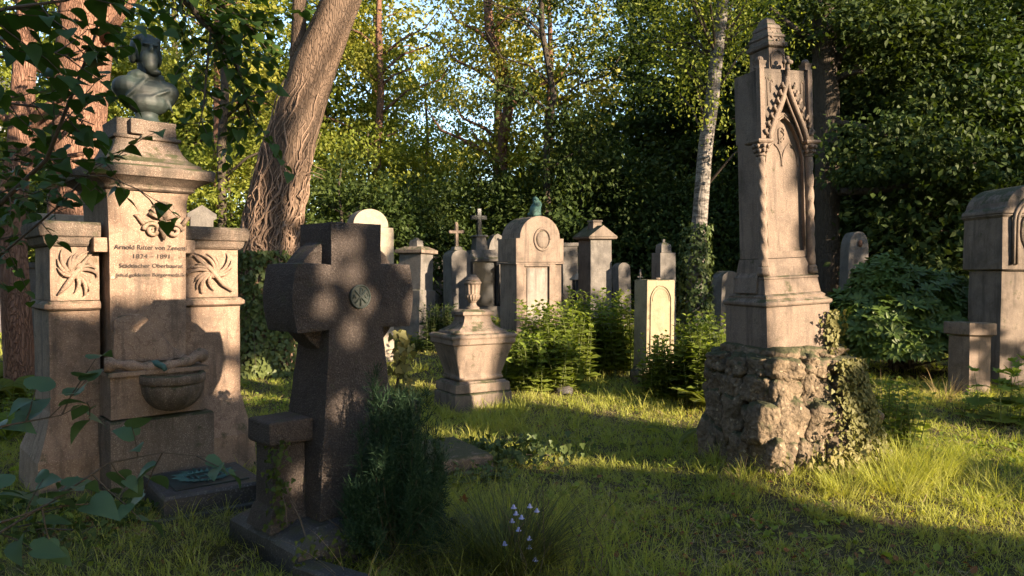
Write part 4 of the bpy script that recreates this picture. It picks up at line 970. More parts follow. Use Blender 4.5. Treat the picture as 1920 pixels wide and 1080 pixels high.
# pale chapel far behind on the left
def chapel():
    d = 42; x = -34.0; t = thing('chapel', 'pale plastered chapel wall with arched windows glimpsed through leaves at left', 'building', (x, d, gz(x, d)), -12)
    MB().box(-9, 9, 0, 8, 0, 9.5).build('wall', M['plaster'], t, bevel=.02)
    rf = MB(); rf.prism([(-9.4, 9.502), (9.4, 9.502), (0, 13)], -.4, 8.4); rf.build('roof', M['grey'], t)
    MB().tiers([(9.0, -9.15, 9.15, -.15, -.002), (9.45, -9.3, 9.3, -.3, -.002)]).build('cornice', M['plaster'], t)
    for i in range(5):
        for zb in (1.4, 5.6):
            cx = -7 + i * 3.4
            m = MB(); m.prism([(cx - .7, zb), (cx + .7, zb)] + [(cx + .7 * math.cos(q), zb + 1.9 + .7 * math.sin(q)) for q in np.linspace(0, math.pi, 9)], -.06, -.004)
            f = m.build('window', M['glassy'], t)
            m = MB(); m.tube([(cx - .75, -.05, zb), (cx - .75, -.05, zb + 1.9)] + [(cx - .75 * math.cos(q), -.05, zb + 1.9 + .75 * math.sin(q)) for q in np.linspace(.2, 2.94, 8)] + [(cx + .75, -.05, zb + 1.9), (cx + .75, -.05, zb)], .09, 6); m.build('window_frame', M['plaster'], f)
chapel()
# ------------------------------------------------------------------ trees
def crown_tm(R, blobs, clumps, per, ll, tplt=KITE, spread=.38, up=.5, flat=.55):
    """leaf clumps spread through a set of ellipsoids; each clump is a loose spray of leaves"""
    tm = TM(); vol = np.array([b[3] * b[4] * b[5] for b in blobs]) ** (2 / 3); vol = vol / vol.sum()
    C = []
    for b, k in zip(blobs, (vol * clumps).astype(int) + 1):
        dirs = unit(R.normal(size=(k, 3))); rr = R.uniform(.30, 1.0, k) ** .55
        C.append(np.array(b[:3]) + dirs * rr[:, None] * np.array(b[3:6]) * R.uniform(.88, 1.12, (k, 1)))
    C = np.concatenate(C); n = len(C)
    out = np.repeat(C, per, axis=0)
    off = R.normal(size=(n * per, 3)) * np.repeat(R.uniform(.5, 1.25, n), per)[:, None] * spread; off[:, 2] *= flat
    P = out + off
    ctr = np.mean([b[:3] for b in blobs], axis=0)
    o = unit(P - ctr)
    zd = o * .45 + np.array([0, 0, up]) + R.normal(size=P.shape) * .45
    yd = o * .6 + R.normal(size=P.shape) * .7; yd[:, 2] -= .25
    scatter(tm, tplt, P, frames(yd, zd), ll * R.uniform(.65, 1.2, len(P)))
    return tm, C
def trunk_mb(R, path, radii, limbs, n=12):
    """limbs: list of (t, target, radius)"""
    m = MB(); m.tube(path, radii, n)
    for t, tg, r in limbs:
        i = t * (len(path) - 1); a = int(min(i, len(path) - 2)); f = i - a
        p0 = Vector(path[a]).lerp(Vector(path[a + 1]), f); p3 = Vector(tg); d = p3 - p0
        pts = [p0]; k = 6
        for j in range(1, k + 1):
            u = j / k; q = p0 + d * u + Vector((R.uniform(-1, 1), R.uniform(-1, 1), R.uniform(-.4, .4))) * d.length * .055 * (1 if j < k else 0) + Vector((0, 0, 1)) * math.sin(u * math.pi) * d.length * .08
            pts.append(q)
        m.tube(pts, [r * (1 - .82 * j / k) for j in range(k + 1)], 6)
    return m
def tree_mesh(seed, height, blobs, clumps, per, ll, rt, leaf, lean=(0, 0), nl=14, tplt=KITE, spread=.38):
    R = np.random.default_rng(seed); rr = random.Random(seed)
    tm, C = crown_tm(R, blobs, clumps, per, ll, tplt, spread)
    path = []; k = 9
    for i in range(k):
        u = i / (k - 1); path.append((lean[0] * u * height + rr.uniform(-.07, .07) * (i > 0), lean[1] * u * height + rr.uniform(-.07, .07) * (i > 0), u * height * .93))
    radii = [rt * (1.25 if i == 0 else 1) * (1 - .85 * i / (k - 1)) + .01 for i in range(k)]
    limbs = []
    idx = R.choice(len(C), min(nl, len(C)), replace=False)
    for q in idx:
        c = C[q]; t = min(.95, max(.12, (c[2] - .25 * math.hypot(c[0] - path[0][0], c[1])) / (height * .93)))
        limbs.append((t, tuple(c), rt * .32 * (1 - t * .6)))
    return tm.mesh('crown'), trunk_mb(rr, path, radii, limbs, 10).mesh('trunk')
SPECIES = {}
def species(name, bark, leaf, meshes):
    cm, tmh = meshes; cm.materials.append(M[leaf]); tmh.materials.append(M[bark])
    tmh.polygons.foreach_set('use_smooth', [True] * len(tmh.polygons)); SPECIES[name] = (cm, tmh)
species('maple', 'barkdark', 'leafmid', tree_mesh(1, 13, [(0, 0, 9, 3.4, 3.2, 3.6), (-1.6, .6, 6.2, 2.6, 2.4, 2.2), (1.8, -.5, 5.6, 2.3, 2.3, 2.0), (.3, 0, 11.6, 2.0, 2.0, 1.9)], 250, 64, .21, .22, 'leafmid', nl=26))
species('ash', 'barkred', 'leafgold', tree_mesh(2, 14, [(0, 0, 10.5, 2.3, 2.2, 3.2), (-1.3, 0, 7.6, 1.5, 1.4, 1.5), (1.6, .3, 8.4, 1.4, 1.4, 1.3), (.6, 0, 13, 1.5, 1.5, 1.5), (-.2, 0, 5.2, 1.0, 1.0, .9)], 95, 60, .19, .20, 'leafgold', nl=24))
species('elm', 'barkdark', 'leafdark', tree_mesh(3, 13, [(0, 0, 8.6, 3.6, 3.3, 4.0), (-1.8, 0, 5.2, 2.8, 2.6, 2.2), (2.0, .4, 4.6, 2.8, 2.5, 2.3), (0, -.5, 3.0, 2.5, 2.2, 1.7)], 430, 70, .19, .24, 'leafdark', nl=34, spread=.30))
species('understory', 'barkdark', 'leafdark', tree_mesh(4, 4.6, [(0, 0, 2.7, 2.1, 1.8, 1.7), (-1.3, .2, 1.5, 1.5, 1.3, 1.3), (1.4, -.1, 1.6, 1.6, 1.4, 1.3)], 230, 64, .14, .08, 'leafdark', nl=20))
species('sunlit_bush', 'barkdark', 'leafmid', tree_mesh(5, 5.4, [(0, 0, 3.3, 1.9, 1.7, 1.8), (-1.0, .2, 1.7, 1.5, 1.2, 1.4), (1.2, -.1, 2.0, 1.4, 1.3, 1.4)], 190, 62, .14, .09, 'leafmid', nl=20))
def plant_tree(sp, name, label, x, y, rz=0, s=1.0, sz=None, group='trees standing behind the graves'):
    cm, tmh = SPECIES[sp]
    t = thing(name, label, 'bush' if sp in ('understory', 'sunlit_bush') else 'tree', (x, y, gz(x, y) - .05), rz, group)
    t.scale = (s, s, sz or s)
    a = bpy.data.objects.new('trunk', tmh); b = bpy.data.objects.new('crown', cm)
    for o in (a, b): col.objects.link(o); o.parent = t
    return t
TG = 'trees standing behind the graves'
trees = [
    # (species, px, distance, rz, scale, name, label)
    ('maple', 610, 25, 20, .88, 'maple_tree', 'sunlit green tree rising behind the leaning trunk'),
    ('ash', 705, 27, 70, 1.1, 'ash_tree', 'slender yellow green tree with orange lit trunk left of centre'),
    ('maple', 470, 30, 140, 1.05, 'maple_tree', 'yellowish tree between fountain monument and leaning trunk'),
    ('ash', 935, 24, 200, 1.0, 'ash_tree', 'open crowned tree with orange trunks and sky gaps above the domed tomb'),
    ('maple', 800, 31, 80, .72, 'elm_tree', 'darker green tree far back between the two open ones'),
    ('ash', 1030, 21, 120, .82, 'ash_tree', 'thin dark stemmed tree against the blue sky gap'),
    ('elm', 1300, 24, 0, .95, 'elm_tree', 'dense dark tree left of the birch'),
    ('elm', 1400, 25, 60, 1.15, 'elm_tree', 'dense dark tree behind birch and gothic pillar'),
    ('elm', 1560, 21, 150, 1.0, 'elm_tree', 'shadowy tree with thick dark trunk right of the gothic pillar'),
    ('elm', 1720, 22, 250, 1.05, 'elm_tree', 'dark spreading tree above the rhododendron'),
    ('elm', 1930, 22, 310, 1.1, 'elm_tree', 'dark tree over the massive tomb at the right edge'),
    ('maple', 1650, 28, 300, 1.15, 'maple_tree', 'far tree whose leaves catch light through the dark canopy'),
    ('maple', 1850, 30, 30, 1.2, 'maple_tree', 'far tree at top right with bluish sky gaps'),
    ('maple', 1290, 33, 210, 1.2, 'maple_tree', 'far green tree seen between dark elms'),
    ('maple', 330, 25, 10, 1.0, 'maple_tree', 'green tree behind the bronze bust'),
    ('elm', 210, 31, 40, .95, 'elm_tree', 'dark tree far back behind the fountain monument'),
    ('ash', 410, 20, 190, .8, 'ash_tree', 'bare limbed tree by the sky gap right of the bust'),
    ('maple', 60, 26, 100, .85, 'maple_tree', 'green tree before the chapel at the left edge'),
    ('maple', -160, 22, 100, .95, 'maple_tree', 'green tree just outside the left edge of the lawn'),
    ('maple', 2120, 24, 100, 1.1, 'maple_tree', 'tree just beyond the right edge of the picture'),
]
for sp, px, d, rz, s, nm, lb in trees: plant_tree(sp, nm, lb, X(px, d), d, rz, s, group=TG)
for i, (sp, px, d, rz, s, lb) in enumerate([
    ('sunlit_bush', 560, 20, 0, 1.0, 'sunlit bush behind the foot of the leaning trunk'), ('sunlit_bush', 690, 22, 90, 1.05, 'green bush behind the white headstone'),
    ('understory', 640, 17, 45, .85, 'dark low bush behind the granite cross'), ('sunlit_bush', 800, 24, 170, 1.1, 'bush with sunny leaves behind the stone cross'),
    ('understory', 765, 19, 200, .8, 'dark bush between white headstone and grey tomb'), ('sunlit_bush', 950, 22, 260, 1.05, 'sun speckled bush behind the green mourner'),
    ('understory', 900, 20, 20, .9, 'dark bush behind the black tomb'), ('understory', 1090, 20, 20, 1.1, 'shaded bush right of the green mourner'),
    ('sunlit_bush', 1060, 25, 60, 1.3, 'bush catching light behind the capped pillar'), ('understory', 1210, 20, 110, .95, 'dark bush behind the slim stele'),
    ('understory', 1350, 19.5, 250, .9, 'dark bush behind the birch'), ('understory', 1480, 19, 60, .9, 'dark bush hidden behind the gothic pillar'),
    ('understory', 1600, 18.5, 0, .95, 'black green bush behind the rounded headstone'), ('understory', 1740, 17.5, 140, .95, 'dark bush behind the rhododendron'),
    ('understory', 1870, 16, 220, 1.25, 'dark bush behind the massive tomb'), ('understory', 2010, 17, 300, 1.3, 'dark bush past the right edge tomb'),
    ('sunlit_bush', 430, 19, 30, .9, 'bush right of the fountain monument'), ('sunlit_bush', 300, 21, 60, 1.0, 'bush hidden behind the fountain monument'),
    ('sunlit_bush', 20, 22, 10, .9, 'yellowish bush on the far left lawn'), ('understory', -90, 17, 30, 1.0, 'dark bush at the left edge'), ('understory', 1290, 27, 30, 1.5, 'tall dark bush far behind the birch'),
    ('understory', 1120, 28, 100, 1.5, 'tall shaded bush far behind the capped pillar'), ('understory', 1550, 24, 100, 1.7, 'tall black bush far behind the dark elm'), ('understory', 1800, 24, 10, 1.7, 'tall black bush far behind the rhododendron')]):
    plant_tree(sp, 'bush', lb, X(px, d), d, rz, s, group='bushes closing the back of the graveyard')

for (x, y, sp, rz, s, lb) in ((-10.5, -1.5, 'maple', 20, .9, 'unseen shade tree added left of the photographer'), (-8, -8.5, 'elm', 80, .9, 'unseen shade tree added behind and left of the photographer'), (-1, -11, 'maple', 150, 1.0, 'unseen shade tree added right behind the photographer'),
    (-13.5, 6.0, 'elm', 210, .85, 'unseen shade tree added beside the fountain monument outside the left edge'), (-16, -4, 'elm', 10, 1.0, 'second unseen shade tree added further left'), (-5, -15, 'elm', 300, 1.1, 'tall unseen shade tree added far behind the photographer')):
    plant_tree(sp, sp + '_tree', lb, x, y, rz, s, group='unseen shade trees added around the photographer')  # unseen trees put in to hold sky light off the left-hand faces
for (x, y, rz, s, lb) in ((-6.8, -2.2, 0, .8, 'bush left of the photographer outside the picture'), (-9.5, 2.6, 60, .85, 'bush outside the left edge near the fountain monument'), (-4.0, -6.5, 120, .9, 'bush behind the photographer')):
    plant_tree('understory', 'bush', lb, x, y, rz, s, group='bushes around the photographer')

# far-off wood that reads as one mass
def far_wood():
    R = np.random.default_rng(77); blobs = []
    for i in range(26):
        px = -500 + i * 120; d = R.uniform(42, 52); x = X(px, d); z = R.uniform(4, 6.5)
        hi = 1.0 if px > 1250 else .5
        blobs.append((x, d, 4.5 * hi, 4.2, 3, 4.8 * hi + R.uniform(0, 1.5)))
    tm, C = crown_tm(R, blobs, 2600, 34, .34, KITE, .8)
    o = tm.build('far_trees', M['leafmid']); tag(o, 'far wood closing the view behind the graveyard', 'wood', kind='stuff')
far_wood()

# leaning ivy-stemmed trunk
def leaning_tree():
    d = 11.0; bx, by = X(488, d), d
    t = thing('leaning_tree', 'thick leaning ridged tree trunk wrapped in dry climbing stems', 'tree', (bx, by, gz(bx, by) - .1))
    pts = [(488, 690), (486, 600), (490, 520), (505, 430), (522, 350), (541, 265), (563, 190), (588, 110), (612, 50), (632, -5), (655, -80), (690, -200)]
    wd = [135, 112, 106, 100, 96, 92, 88, 84, 78, 76, 70, 60]
    path = [(X(p, d) - bx, .0 + i * .03, Z(q, d) - t.location.z) for i, (p, q) in enumerate(pts)]; r = [w / 2 / F * d for w in wd]
    # ridged cross-section with bends
    m = MB(); rings = []
    def interp(u):
        i = u * (len(path) - 1); a = min(int(i), len(path) - 2); f = i - a
        return Vector(path[a]).lerp(Vector(path[a + 1]), f), r[a] * (1 - f) + r[a + 1] * f
    NS = 150; NR = 64
    for k in range(NS + 1):
        u = k / NS; c, rr = interp(u); ring = []
        for j in range(NR):
            a = 2 * math.pi * j / NR; s = noise.noise(Vector((math.cos(a) * 5.0, math.sin(a) * 5.0, c.z * 2.0))) ; s2 = noise.noise(Vector((math.cos(a) * 1.2, math.sin(a) * 1.2, c.z * .8)))
            s3 = 1 - abs(noise.noise(Vector((math.cos(a) * 9.0, math.sin(a) * 9.0, c.z * 2.4)))) * 2
            q = rr * (1 + .025 * s + .09 * s2 + .028 * s3)
            ring.append((c.x + q * math.cos(a), c.y + q * math.sin(a), c.z))
        rings.append(ring)
    m.loft(rings); m.build('trunk', M['bark'], t, smooth=True)
    # second stem and limb, burl
    def P(px, py, dd=0): return (X(px, d + dd) - bx, dd, Z(py, d + dd) - t.location.z)
    m = MB(); m.tube([P(568, 175, .1), P(561, 120, .22), P(563, 60, .3), P(565, 0, .35), P(566, -120, .4)], [.16, .125, .11, .105, .08], 14); m.build('second_stem', M['bark'], t, smooth=True)
    pass
    # knot holes
    # high crown above the frame
    R = np.random.default_rng(8)
    blobs = [(2.0, 1.0, 9.6, 3.2, 3.0, 2.0), (4.6, 1.2, 9.0, 2.0, 2.4, 1.5), (-.5, 2.0, 9.8, 2.4, 2.2, 1.7)]
    tm, C = crown_tm(R, blobs, 420, 50, .15); tm.build('crown', M['leafmid'], t)
    m = MB()
    for b in blobs: m.tube([path[-1], ((path[-1][0] + b[0]) / 2, (path[-1][1] + b[1]) / 2, (path[-1][2] + b[2]) / 2 + .4), b[:3]], [.2, .14, .05], 8)
    m.build('limb', M['bark'], t, smooth=True)
    # dry climbing stems: separate thing clinging to the trunk
    v = thing('climbing_stems', 'tangle of dry woody climber stems gripping the leaning trunk', 'climber', t.location)
    rr_ = random.Random(12)
    for k in range(120):
        a = rr_.uniform(math.pi * .85, math.pi * 2.25); a = rr_.gauss(math.pi * 1.5, .95)
        u0 = rr_.uniform(.0, .12); u1 = rr_.uniform(.34, .60) if k < 50 else rr_.uniform(.16, .40)
        if k % 9 == 0: u0 = .2; 
        n = 22; pp = []; tw = rr_.uniform(-.45, .65) * (2 if k % 6 == 0 else 1); ph = rr_.uniform(0, 6.28); am = rr_.uniform(.03, .17)
        for i in range(n + 1):
            u = u0 + (u1 - u0) * i / n; c, rad_ = interp(u); aa = a + tw * (i / n) ** 1.3 + am * math.sin(ph + i * .55) + .1 * math.sin(i * 1.7 + k)
            lift = 1.03 + .05 * (1 + math.sin(i * .9 + k)) + (.16 * max(0, i / n - .8) * 5 * rr_.random() if k % 4 == 0 else 0)
            pp.append((c.x + rad_ * lift * math.cos(aa), c.y + rad_ * lift * math.sin(aa), c.z))
        w = rr_.choice((.006, .009, .012, .016, .026))
        m = MB(); m.tube(pp, [w * (1 - .55 * i / n) for i in range(n + 1)], 6); m.build('stem', M['vine'], v, smooth=True)
    for k in range(10):     # loose twigs
        c, rad_ = interp(rr_.uniform(.25, .5)); s = rr_.choice((-1, 1)); p = c + Vector((s * rad_ * .95, -.1, 0))
        m = MB(); m.tube([p, p + Vector((s * .12, -.05, .08 - .1 * k / 5)), p + Vector((s * .28, -.02, .02 - .06 * k / 3))], [.007, .004, .002], 5); m.build('stem', M['vine'], v, smooth=True)
leaning_tree()

def simple_trunk(name, label, pts, wd, d, mat, rough=.06, parent_extra=None, NR=32, seed=0):
    bx = X(pts[0][0], d); t = thing(name, label, 'tree', (bx, d, gz(bx, d) - .1))
    path = [(X(p, d) - bx, 0, Z(q, d) - t.location.z) for p, q in pts]
    path[0] = (path[0][0], 0, min(path[0][2], -.05))
    m = MB(); rings = []; NS = 70
    for k in range(NS + 1):
        i = k / NS * (len(path) - 1); a = min(int(i), len(path) - 2); f = i - a
        c = Vector(path[a]).lerp(Vector(path[a + 1]), f); rr = (wd[a] * (1 - f) + wd[a + 1] * f) / 2 / F * d; ring = []
        for j in range(NR):
            an = 2 * math.pi * j / NR
            s = noise.noise(Vector((math.cos(an) * 1.4 + seed, math.sin(an) * 1.4, c.z * .9))); s2 = noise.noise(Vector((math.cos(an) * 6 + seed, math.sin(an) * 6, c.z * 1.6)))
            q = rr * (1 + rough * 1.3 * s + rough * .7 * s2); ring.append((c.x + q * math.cos(an), c.y + q * math.sin(an), c.z))
        rings.append(ring)
    m.loft(rings); m.build('trunk', M[mat], t, smooth=True)
    return t, path
t, path = simple_trunk('reddish_tree', 'thick upright reddish barked tree behind the fountain monument', [(138, 640), (140, 400), (146, 300), (155, 200), (163, 100), (170, 20), (176, -80), (180, -300)], [100, 86, 88, 88, 92, 96, 84, 60], 9.6, 'barkred', .06, seed=3)
R = np.random.default_rng(21); tm, C = crown_tm(R, [(.2, .5, 7.6, 2.6, 2.2, 1.7), (-1.8, .6, 7.0, 1.6, 1.6, 1.3)], 300, 50, .13); tm.build('crown', M['leafmid'], t)
m = MB()
for q in ((190, 90, 300, 20), (130, 160, 20, 60), (175, 60, 80, -60)):
    m.tube([(X(q[0], 9.6) - t.location.x, 0, Z(q[1], 9.6) - t.location.z), (X((q[0] + q[2]) / 2, 9.6) - t.location.x, -.3, Z((q[1] + q[3]) / 2 + 8, 9.6) - t.location.z), (X(q[2], 9.6) - t.location.x, -.5, Z(q[3], 9.6) - t.location.z)], [.09, .06, .03], 8)
m.build('limb', M['barkred'], t, smooth=True)

t, path = simple_trunk('birch_tree', 'slender pale birch leaning slightly with black marked bark', [(1298, 640), (1303, 540), (1308, 450), (1315, 360), (1322, 270), (1333, 190), (1341, 110), (1349, 40), (1356, -40), (1368, -160)], [36, 31, 29, 28, 27, 26, 24, 22, 20, 15], 13.6, 'birch', .05, seed=9)
R = np.random.default_rng(31)
def PB(px, py, dd): return (X(px, 13.6 + dd) - t.location.x, dd, Z(py, 13.6 + dd) - t.location.z)
bl = [PB(1335, 190, -.5) + (.55, .4, .5), PB(1420, 250, -.3) + (.5, .4, .45), PB(1300, 60, .2) + (1.5, 1.2, .9), PB(1250, 150, .4) + (.9, .8, .55), PB(1400, 60, .6) + (.9, 1.0, .8), PB(1340, -60, 0) + (1.7, 1.5, 1.0), PB(1210, 60, .6) + (.8, .8, .6)]
tm, C = crown_tm(R, bl, 250, 34, .075, KITE, .28, .2, .8); tm.build('crown', M['leafmid'], t)
m = MB(); rr_ = random.Random(3)
for i in range(22):
    c = C[rr_.randrange(len(C))]; z = min(max(c[2] - .5, 2.6), 5.5); j = min(len(path) - 2, max(1, int((z / path[-1][2]) * (len(path) - 1)))); p = Vector(path[j])
    e = Vector(c); m.tube([p, p.lerp(e, .5) + Vector((0, 0, .15)), e, e + Vector((rr_.uniform(-.2, .2), 0, -.35))], [.03, .018, .009, .003], 5)
m.build('branch', M['twig'], t, smooth=True)

# dark trunk right of the pillar with limbs, and pale thin far trunk
t, path = simple_trunk('dark_limbed_tree', 'dark trunk with spreading low limbs right of the gothic pillar', [(1556, 640), (1552, 480), (1550, 380), (1548, 280), (1546, 180), (1541, 80), (1536, -20), (1530, -160)], [52, 44, 42, 42, 44, 44, 40, 30], 16.0, 'barkdark', .07, seed=5)
def PD(px, py, dd): return (X(px, 16 + dd) - t.location.x, dd, Z(py, 16 + dd) - t.location.z)
m = MB()
for q in ([(1548, 150, 0), (1580, 95, -.2), (1610, 62, -.4), (1660, 30, -.6)], [(1552, 160, 0), (1585, 140, -.3), (1620, 135, -.6)], [(1545, 230, 0), (1600, 235, -.5), (1680, 262, -.9)], [(1550, 360, 0), (1640, 358, -.8), (1760, 340, -1.2), (1830, 305, -1.5)], [(1540, 90, 0), (1490, 60, -.3), (1440, 20, -.4)]):
    m.tube([PD(*p) for p in q], [.10, .07, .05, .02][:len(q)], 7)
m.build('limb', M['barkdark'], t, smooth=True)
R = np.random.default_rng(41)
tm, C = crown_tm(R, [PD(1700, 290, -1.2) + (1.9, 1.2, .8), PD(1640, 60, -.6) + (1.4, 1.2, .7), PD(1790, 180, -.6) + (1.7, 1.3, 1.0), PD(1570, 30, .4) + (2.2, 1.6, 1.1), PD(1850, 60, 0) + (2.2, 1.6, 1.2)], 520, 46, .13, LEAF, .34, .9, .28)
tm.build('crown', M['leafdark'], t)
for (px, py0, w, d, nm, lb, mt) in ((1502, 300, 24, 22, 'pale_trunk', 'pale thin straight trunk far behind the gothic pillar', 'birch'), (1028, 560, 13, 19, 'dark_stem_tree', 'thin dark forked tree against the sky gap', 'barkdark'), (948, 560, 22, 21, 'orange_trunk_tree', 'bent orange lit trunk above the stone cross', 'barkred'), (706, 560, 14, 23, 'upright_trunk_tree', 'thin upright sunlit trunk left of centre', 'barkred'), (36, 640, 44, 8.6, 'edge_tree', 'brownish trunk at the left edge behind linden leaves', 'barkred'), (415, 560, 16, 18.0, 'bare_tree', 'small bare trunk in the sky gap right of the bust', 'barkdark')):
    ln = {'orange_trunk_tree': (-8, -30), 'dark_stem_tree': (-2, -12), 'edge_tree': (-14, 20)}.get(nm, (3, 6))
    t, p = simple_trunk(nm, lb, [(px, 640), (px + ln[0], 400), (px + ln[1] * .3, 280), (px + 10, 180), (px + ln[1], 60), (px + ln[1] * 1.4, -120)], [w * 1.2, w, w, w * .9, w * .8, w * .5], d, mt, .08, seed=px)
    m = MB(); rr_ = random.Random(px)
    for i in range(9):
        j = rr_.uniform(1.2, 4.6); a = int(j); b = Vector(p[a]).lerp(Vector(p[a + 1]), j - a); s = rr_.choice((-1, 1)); L = rr_.uniform(.7, 1.9) * d / 20
        m.tube([b, b + Vector((s * L * .4, 0, L * .35)), b + Vector((s * L * .9, rr_.uniform(-.3, .3), L * .55)), b + Vector((s * L * 1.2, 0, L * 1.0))], [w / F * d * .22, w / F * d * .15, w / F * d * .1, .01], 6)
    m.build('limb', M[mt], t, smooth=True)
    if nm in ('dark_stem_tree', 'orange_trunk_tree', 'upright_trunk_tree'):
        R = np.random.default_rng(px); hb = [(R.uniform(-1.3, 1.3), R.uniform(-.6, .6), z, R.uniform(.5, 1.0), .7, R.uniform(.35, .7)) for z in np.linspace(3.6, 9.5, 9)]
        tm, C = crown_tm(R, hb, 150, 44, .12); tm.build('crown', M['leafgold' if nm != 'dark_stem_tree' else 'leafdark'], t)

# ------------------------------------------------------------------ shrubs and herbs
def stem_plant(R, n, area, h, ll, spacing, tplt=LEAF, lean=.25, rs=.006):
    """upright leafy stems with opposite leaves; area(x, y) sampler"""
    tm = TM(); mb = MB()
    for i in range(n):
        x, y = area(R); hh = h * R.uniform(.6, 1.1); a = R.uniform(0, 6.28); l = R.uniform(0, lean) * hh
        f = lambda u: np.array([x + math.cos(a) * l * u ** 1.6, y + math.sin(a) * l * u ** 1.6, hh * u])
        mb.tube([f(u) for u in (0, .35, .7, 1)], [rs, rs * .9, rs * .7, rs * .3], 4)
        k = max(3, int(hh / spacing)); P = []; Y = []; Zn = []; Sz = []
        for j in range(k):
            u = .15 + .85 * j / (k - 1); p = f(u); az = j * 1.57 + R.uniform(-.4, .4)
            for s in (0, math.pi):
                dr = np.array([math.cos(az + s), math.sin(az + s), .15 + .5 * (u > .9)]); P.append(p); Y.append(dr)
                Zn.append(np.array([0, 0, 1.0]) - dr * .2 + R.normal(size=3) * .28); Sz.append(ll * (1.15 - .65 * u ** 2) * R.uniform(.7, 1.2))
        scatter(tm, tplt, np.array(P), frames(np.array(Y), np.array(Zn)), np.array(Sz))
    return tm, mb
def shrub(name, label, cat, px, d, area, n, h, ll, spacing, mat, seed, tplt=LEAF, lean=.25, stemmat='stemgreen', rs=.006, group=None):
    x = X(px, d); t = thing(name, label, cat, (x, d, gz(x, d) - .02), 0, group)
    tm, mb = stem_plant(np.random.default_rng(seed), n, area, h, ll, spacing, tplt, lean, rs)
    tm.build('foliage', M[mat], t); mb.build('stems', M[stemmat], t)
    return t
def ell(a, b):
    def f(R):
        q = R.uniform(0, 6.28); r = math.sqrt(R.uniform(0, 1)); return a * r * math.cos(q), b * r * math.sin(q)
    return f
shrub('balsam_thicket', 'waist high thicket of leafy green stems between urn tomb and stele', 'bush', 1045, 9.9, ell(.50, .55), 150, 1.0, .135, .06, 'nettle', 1)
shrub('balsam_thicket', 'leafy thicket in front of the capped pillar left of the cream stele', 'bush', 1125, 10.3, ell(.50, .5), 120, 1.12, .135, .065, 'nettle', 2)
shrub('low_thicket', 'low dense leaves spilling right of the urn tomb', 'bush', 1010, 9.1, ell(.50, .3), 120, .70, .13, .055, 'nettle', 3)
shrub('sunlit_weeds', 'brightly sunlit leafy weeds in front of the cream stele', 'weeds', 1262, 8.6, ell(.40, .25), 90, .74, .115, .055, 'nettle', 4)
shrub('sunlit_weeds', 'tall sunlit weeds between the cream stele and the gothic pillar', 'weeds', 1322, 8.3, ell(.25, .3), 64, 1.0, .12, .06, 'nettle', 5)
shrub('dark_shrub', 'small dark green shrub between the acroterion and domed tombs', 'bush', 828, 12.6, ell(.32, .3), 80, .78, .10, .05, 'leafdark', 6)
shrub('dark_shrub', 'small shrub at the foot of the black tomb', 'bush', 905, 12.8, ell(.30, .3), 60, .66, .10, .05, 'nettle', 7)
shrub('ground_herbs', 'low herbs at the foot of the grey acroterion tomb', 'weeds', 790, 13.0, ell(.5, .3), 50, .28, .08, .04, 'nettle', 8)
shrub('ground_herbs', 'low herbs along the left lawn edge', 'weeds', 10, 7.4, ell(.5, .5), 60, .34, .08, .04, 'nettle', 9)
shrub('maple_sapling', 'sapling with big lobed leaves in front of the stone post at right', 'sapling', 1880, 7.4, ell(.20, .16), 9, .66, .17, .13, 'nettle', 10, MAPLE, .5)
shrub('ground_herbs', 'leafy herbs at the right edge below the sapling', 'weeds', 1880, 7.9, ell(.5, .3), 40, .25, .10, .05, 'nettle', 13)
shrub('sunlit_weeds', 'sunlit leafy weeds growing at the right side of the tufa rocks', 'weeds', 1672, 5.9, ell(.16, .3), 44, .62, .085, .05, 'nettle', 14)
shrub('dry_bramble', 'ivy and herbs beside the rising conifer', 'weeds', 850, 5.4, ell(.45, .22), 60, .13, .07, .04, 'ivy', 15, IVY)

def fern(name, label, px, d, n, L, seed, mat='fern', dz=0):
    R = np.random.default_rng(seed); x = X(px, d); t = thing(name, label, 'fern', (x, d, gz(x, d) + dz))
    for i in range(n):
        tm = TM(); a = 2 * math.pi * i / n + R.uniform(-.3, .3); l = L * R.uniform(.7, 1.1); rise = R.uniform(.8, 1.25) if n > 1 else 1.6
        dirh = np.array([math.cos(a), math.sin(a), 0]); side = np.array([-math.sin(a), math.cos(a), 0])
        k = 34; us = np.linspace(.12, 1, k)
        ctr = np.array([dirh * (l * u * .75) + np.array([0, 0, l * rise * (u - .62 * u * u)]) for u in us]); tan = np.gradient(ctr, axis=0)
        P = np.concatenate([ctr, ctr]); Y = np.concatenate([side + unit(tan) * .45, -side + unit(tan) * .45]); up = np.cross(unit(tan), side); up = np.where(up[:, 2:3] < 0, -up, up)
        Zn = np.concatenate([up, up]) + R.normal(size=(2 * k, 3)) * .12
        sz = np.tile(l * .24 * np.sin(np.pi * (us * .93 + .06)) ** .8, 2)
        scatter(tm, LANCE, P, frames(Y, Zn), np.stack([sz * .85, sz, sz], -1))
        fr = tm.build('frond', M[mat], t)
        m = MB(); m.tube([tuple(dirh * (l * u * .75) + np.array([0, 0, l * rise * (u - .62 * u * u)])) for u in np.linspace(0, 1, 8)], [.005 - .0005 * q for q in range(8)], 4); m.build('rachis', M['stemgreen'], fr)
fern('fern', 'bright sunlit fern at the left edge behind the fountain monument', 30, 8.0, 11, .85, 1)
fern('fern', 'smaller yellow fern left of the bright one', -20, 8.8, 9, .7, 2)
fern('fern', 'sunlit fern fronds in the weeds beside the gothic pillar', 1335, 8.0, 9, .75, 3)
fern('fern', 'drying fern fronds next to the tall weeds right of the stele', 1300, 8.6, 8, .8, 4)
fern('fern_frond', 'single upright fern frond in the lawn left of the tufa rocks', 1270, 6.3, 2, .33, 5)
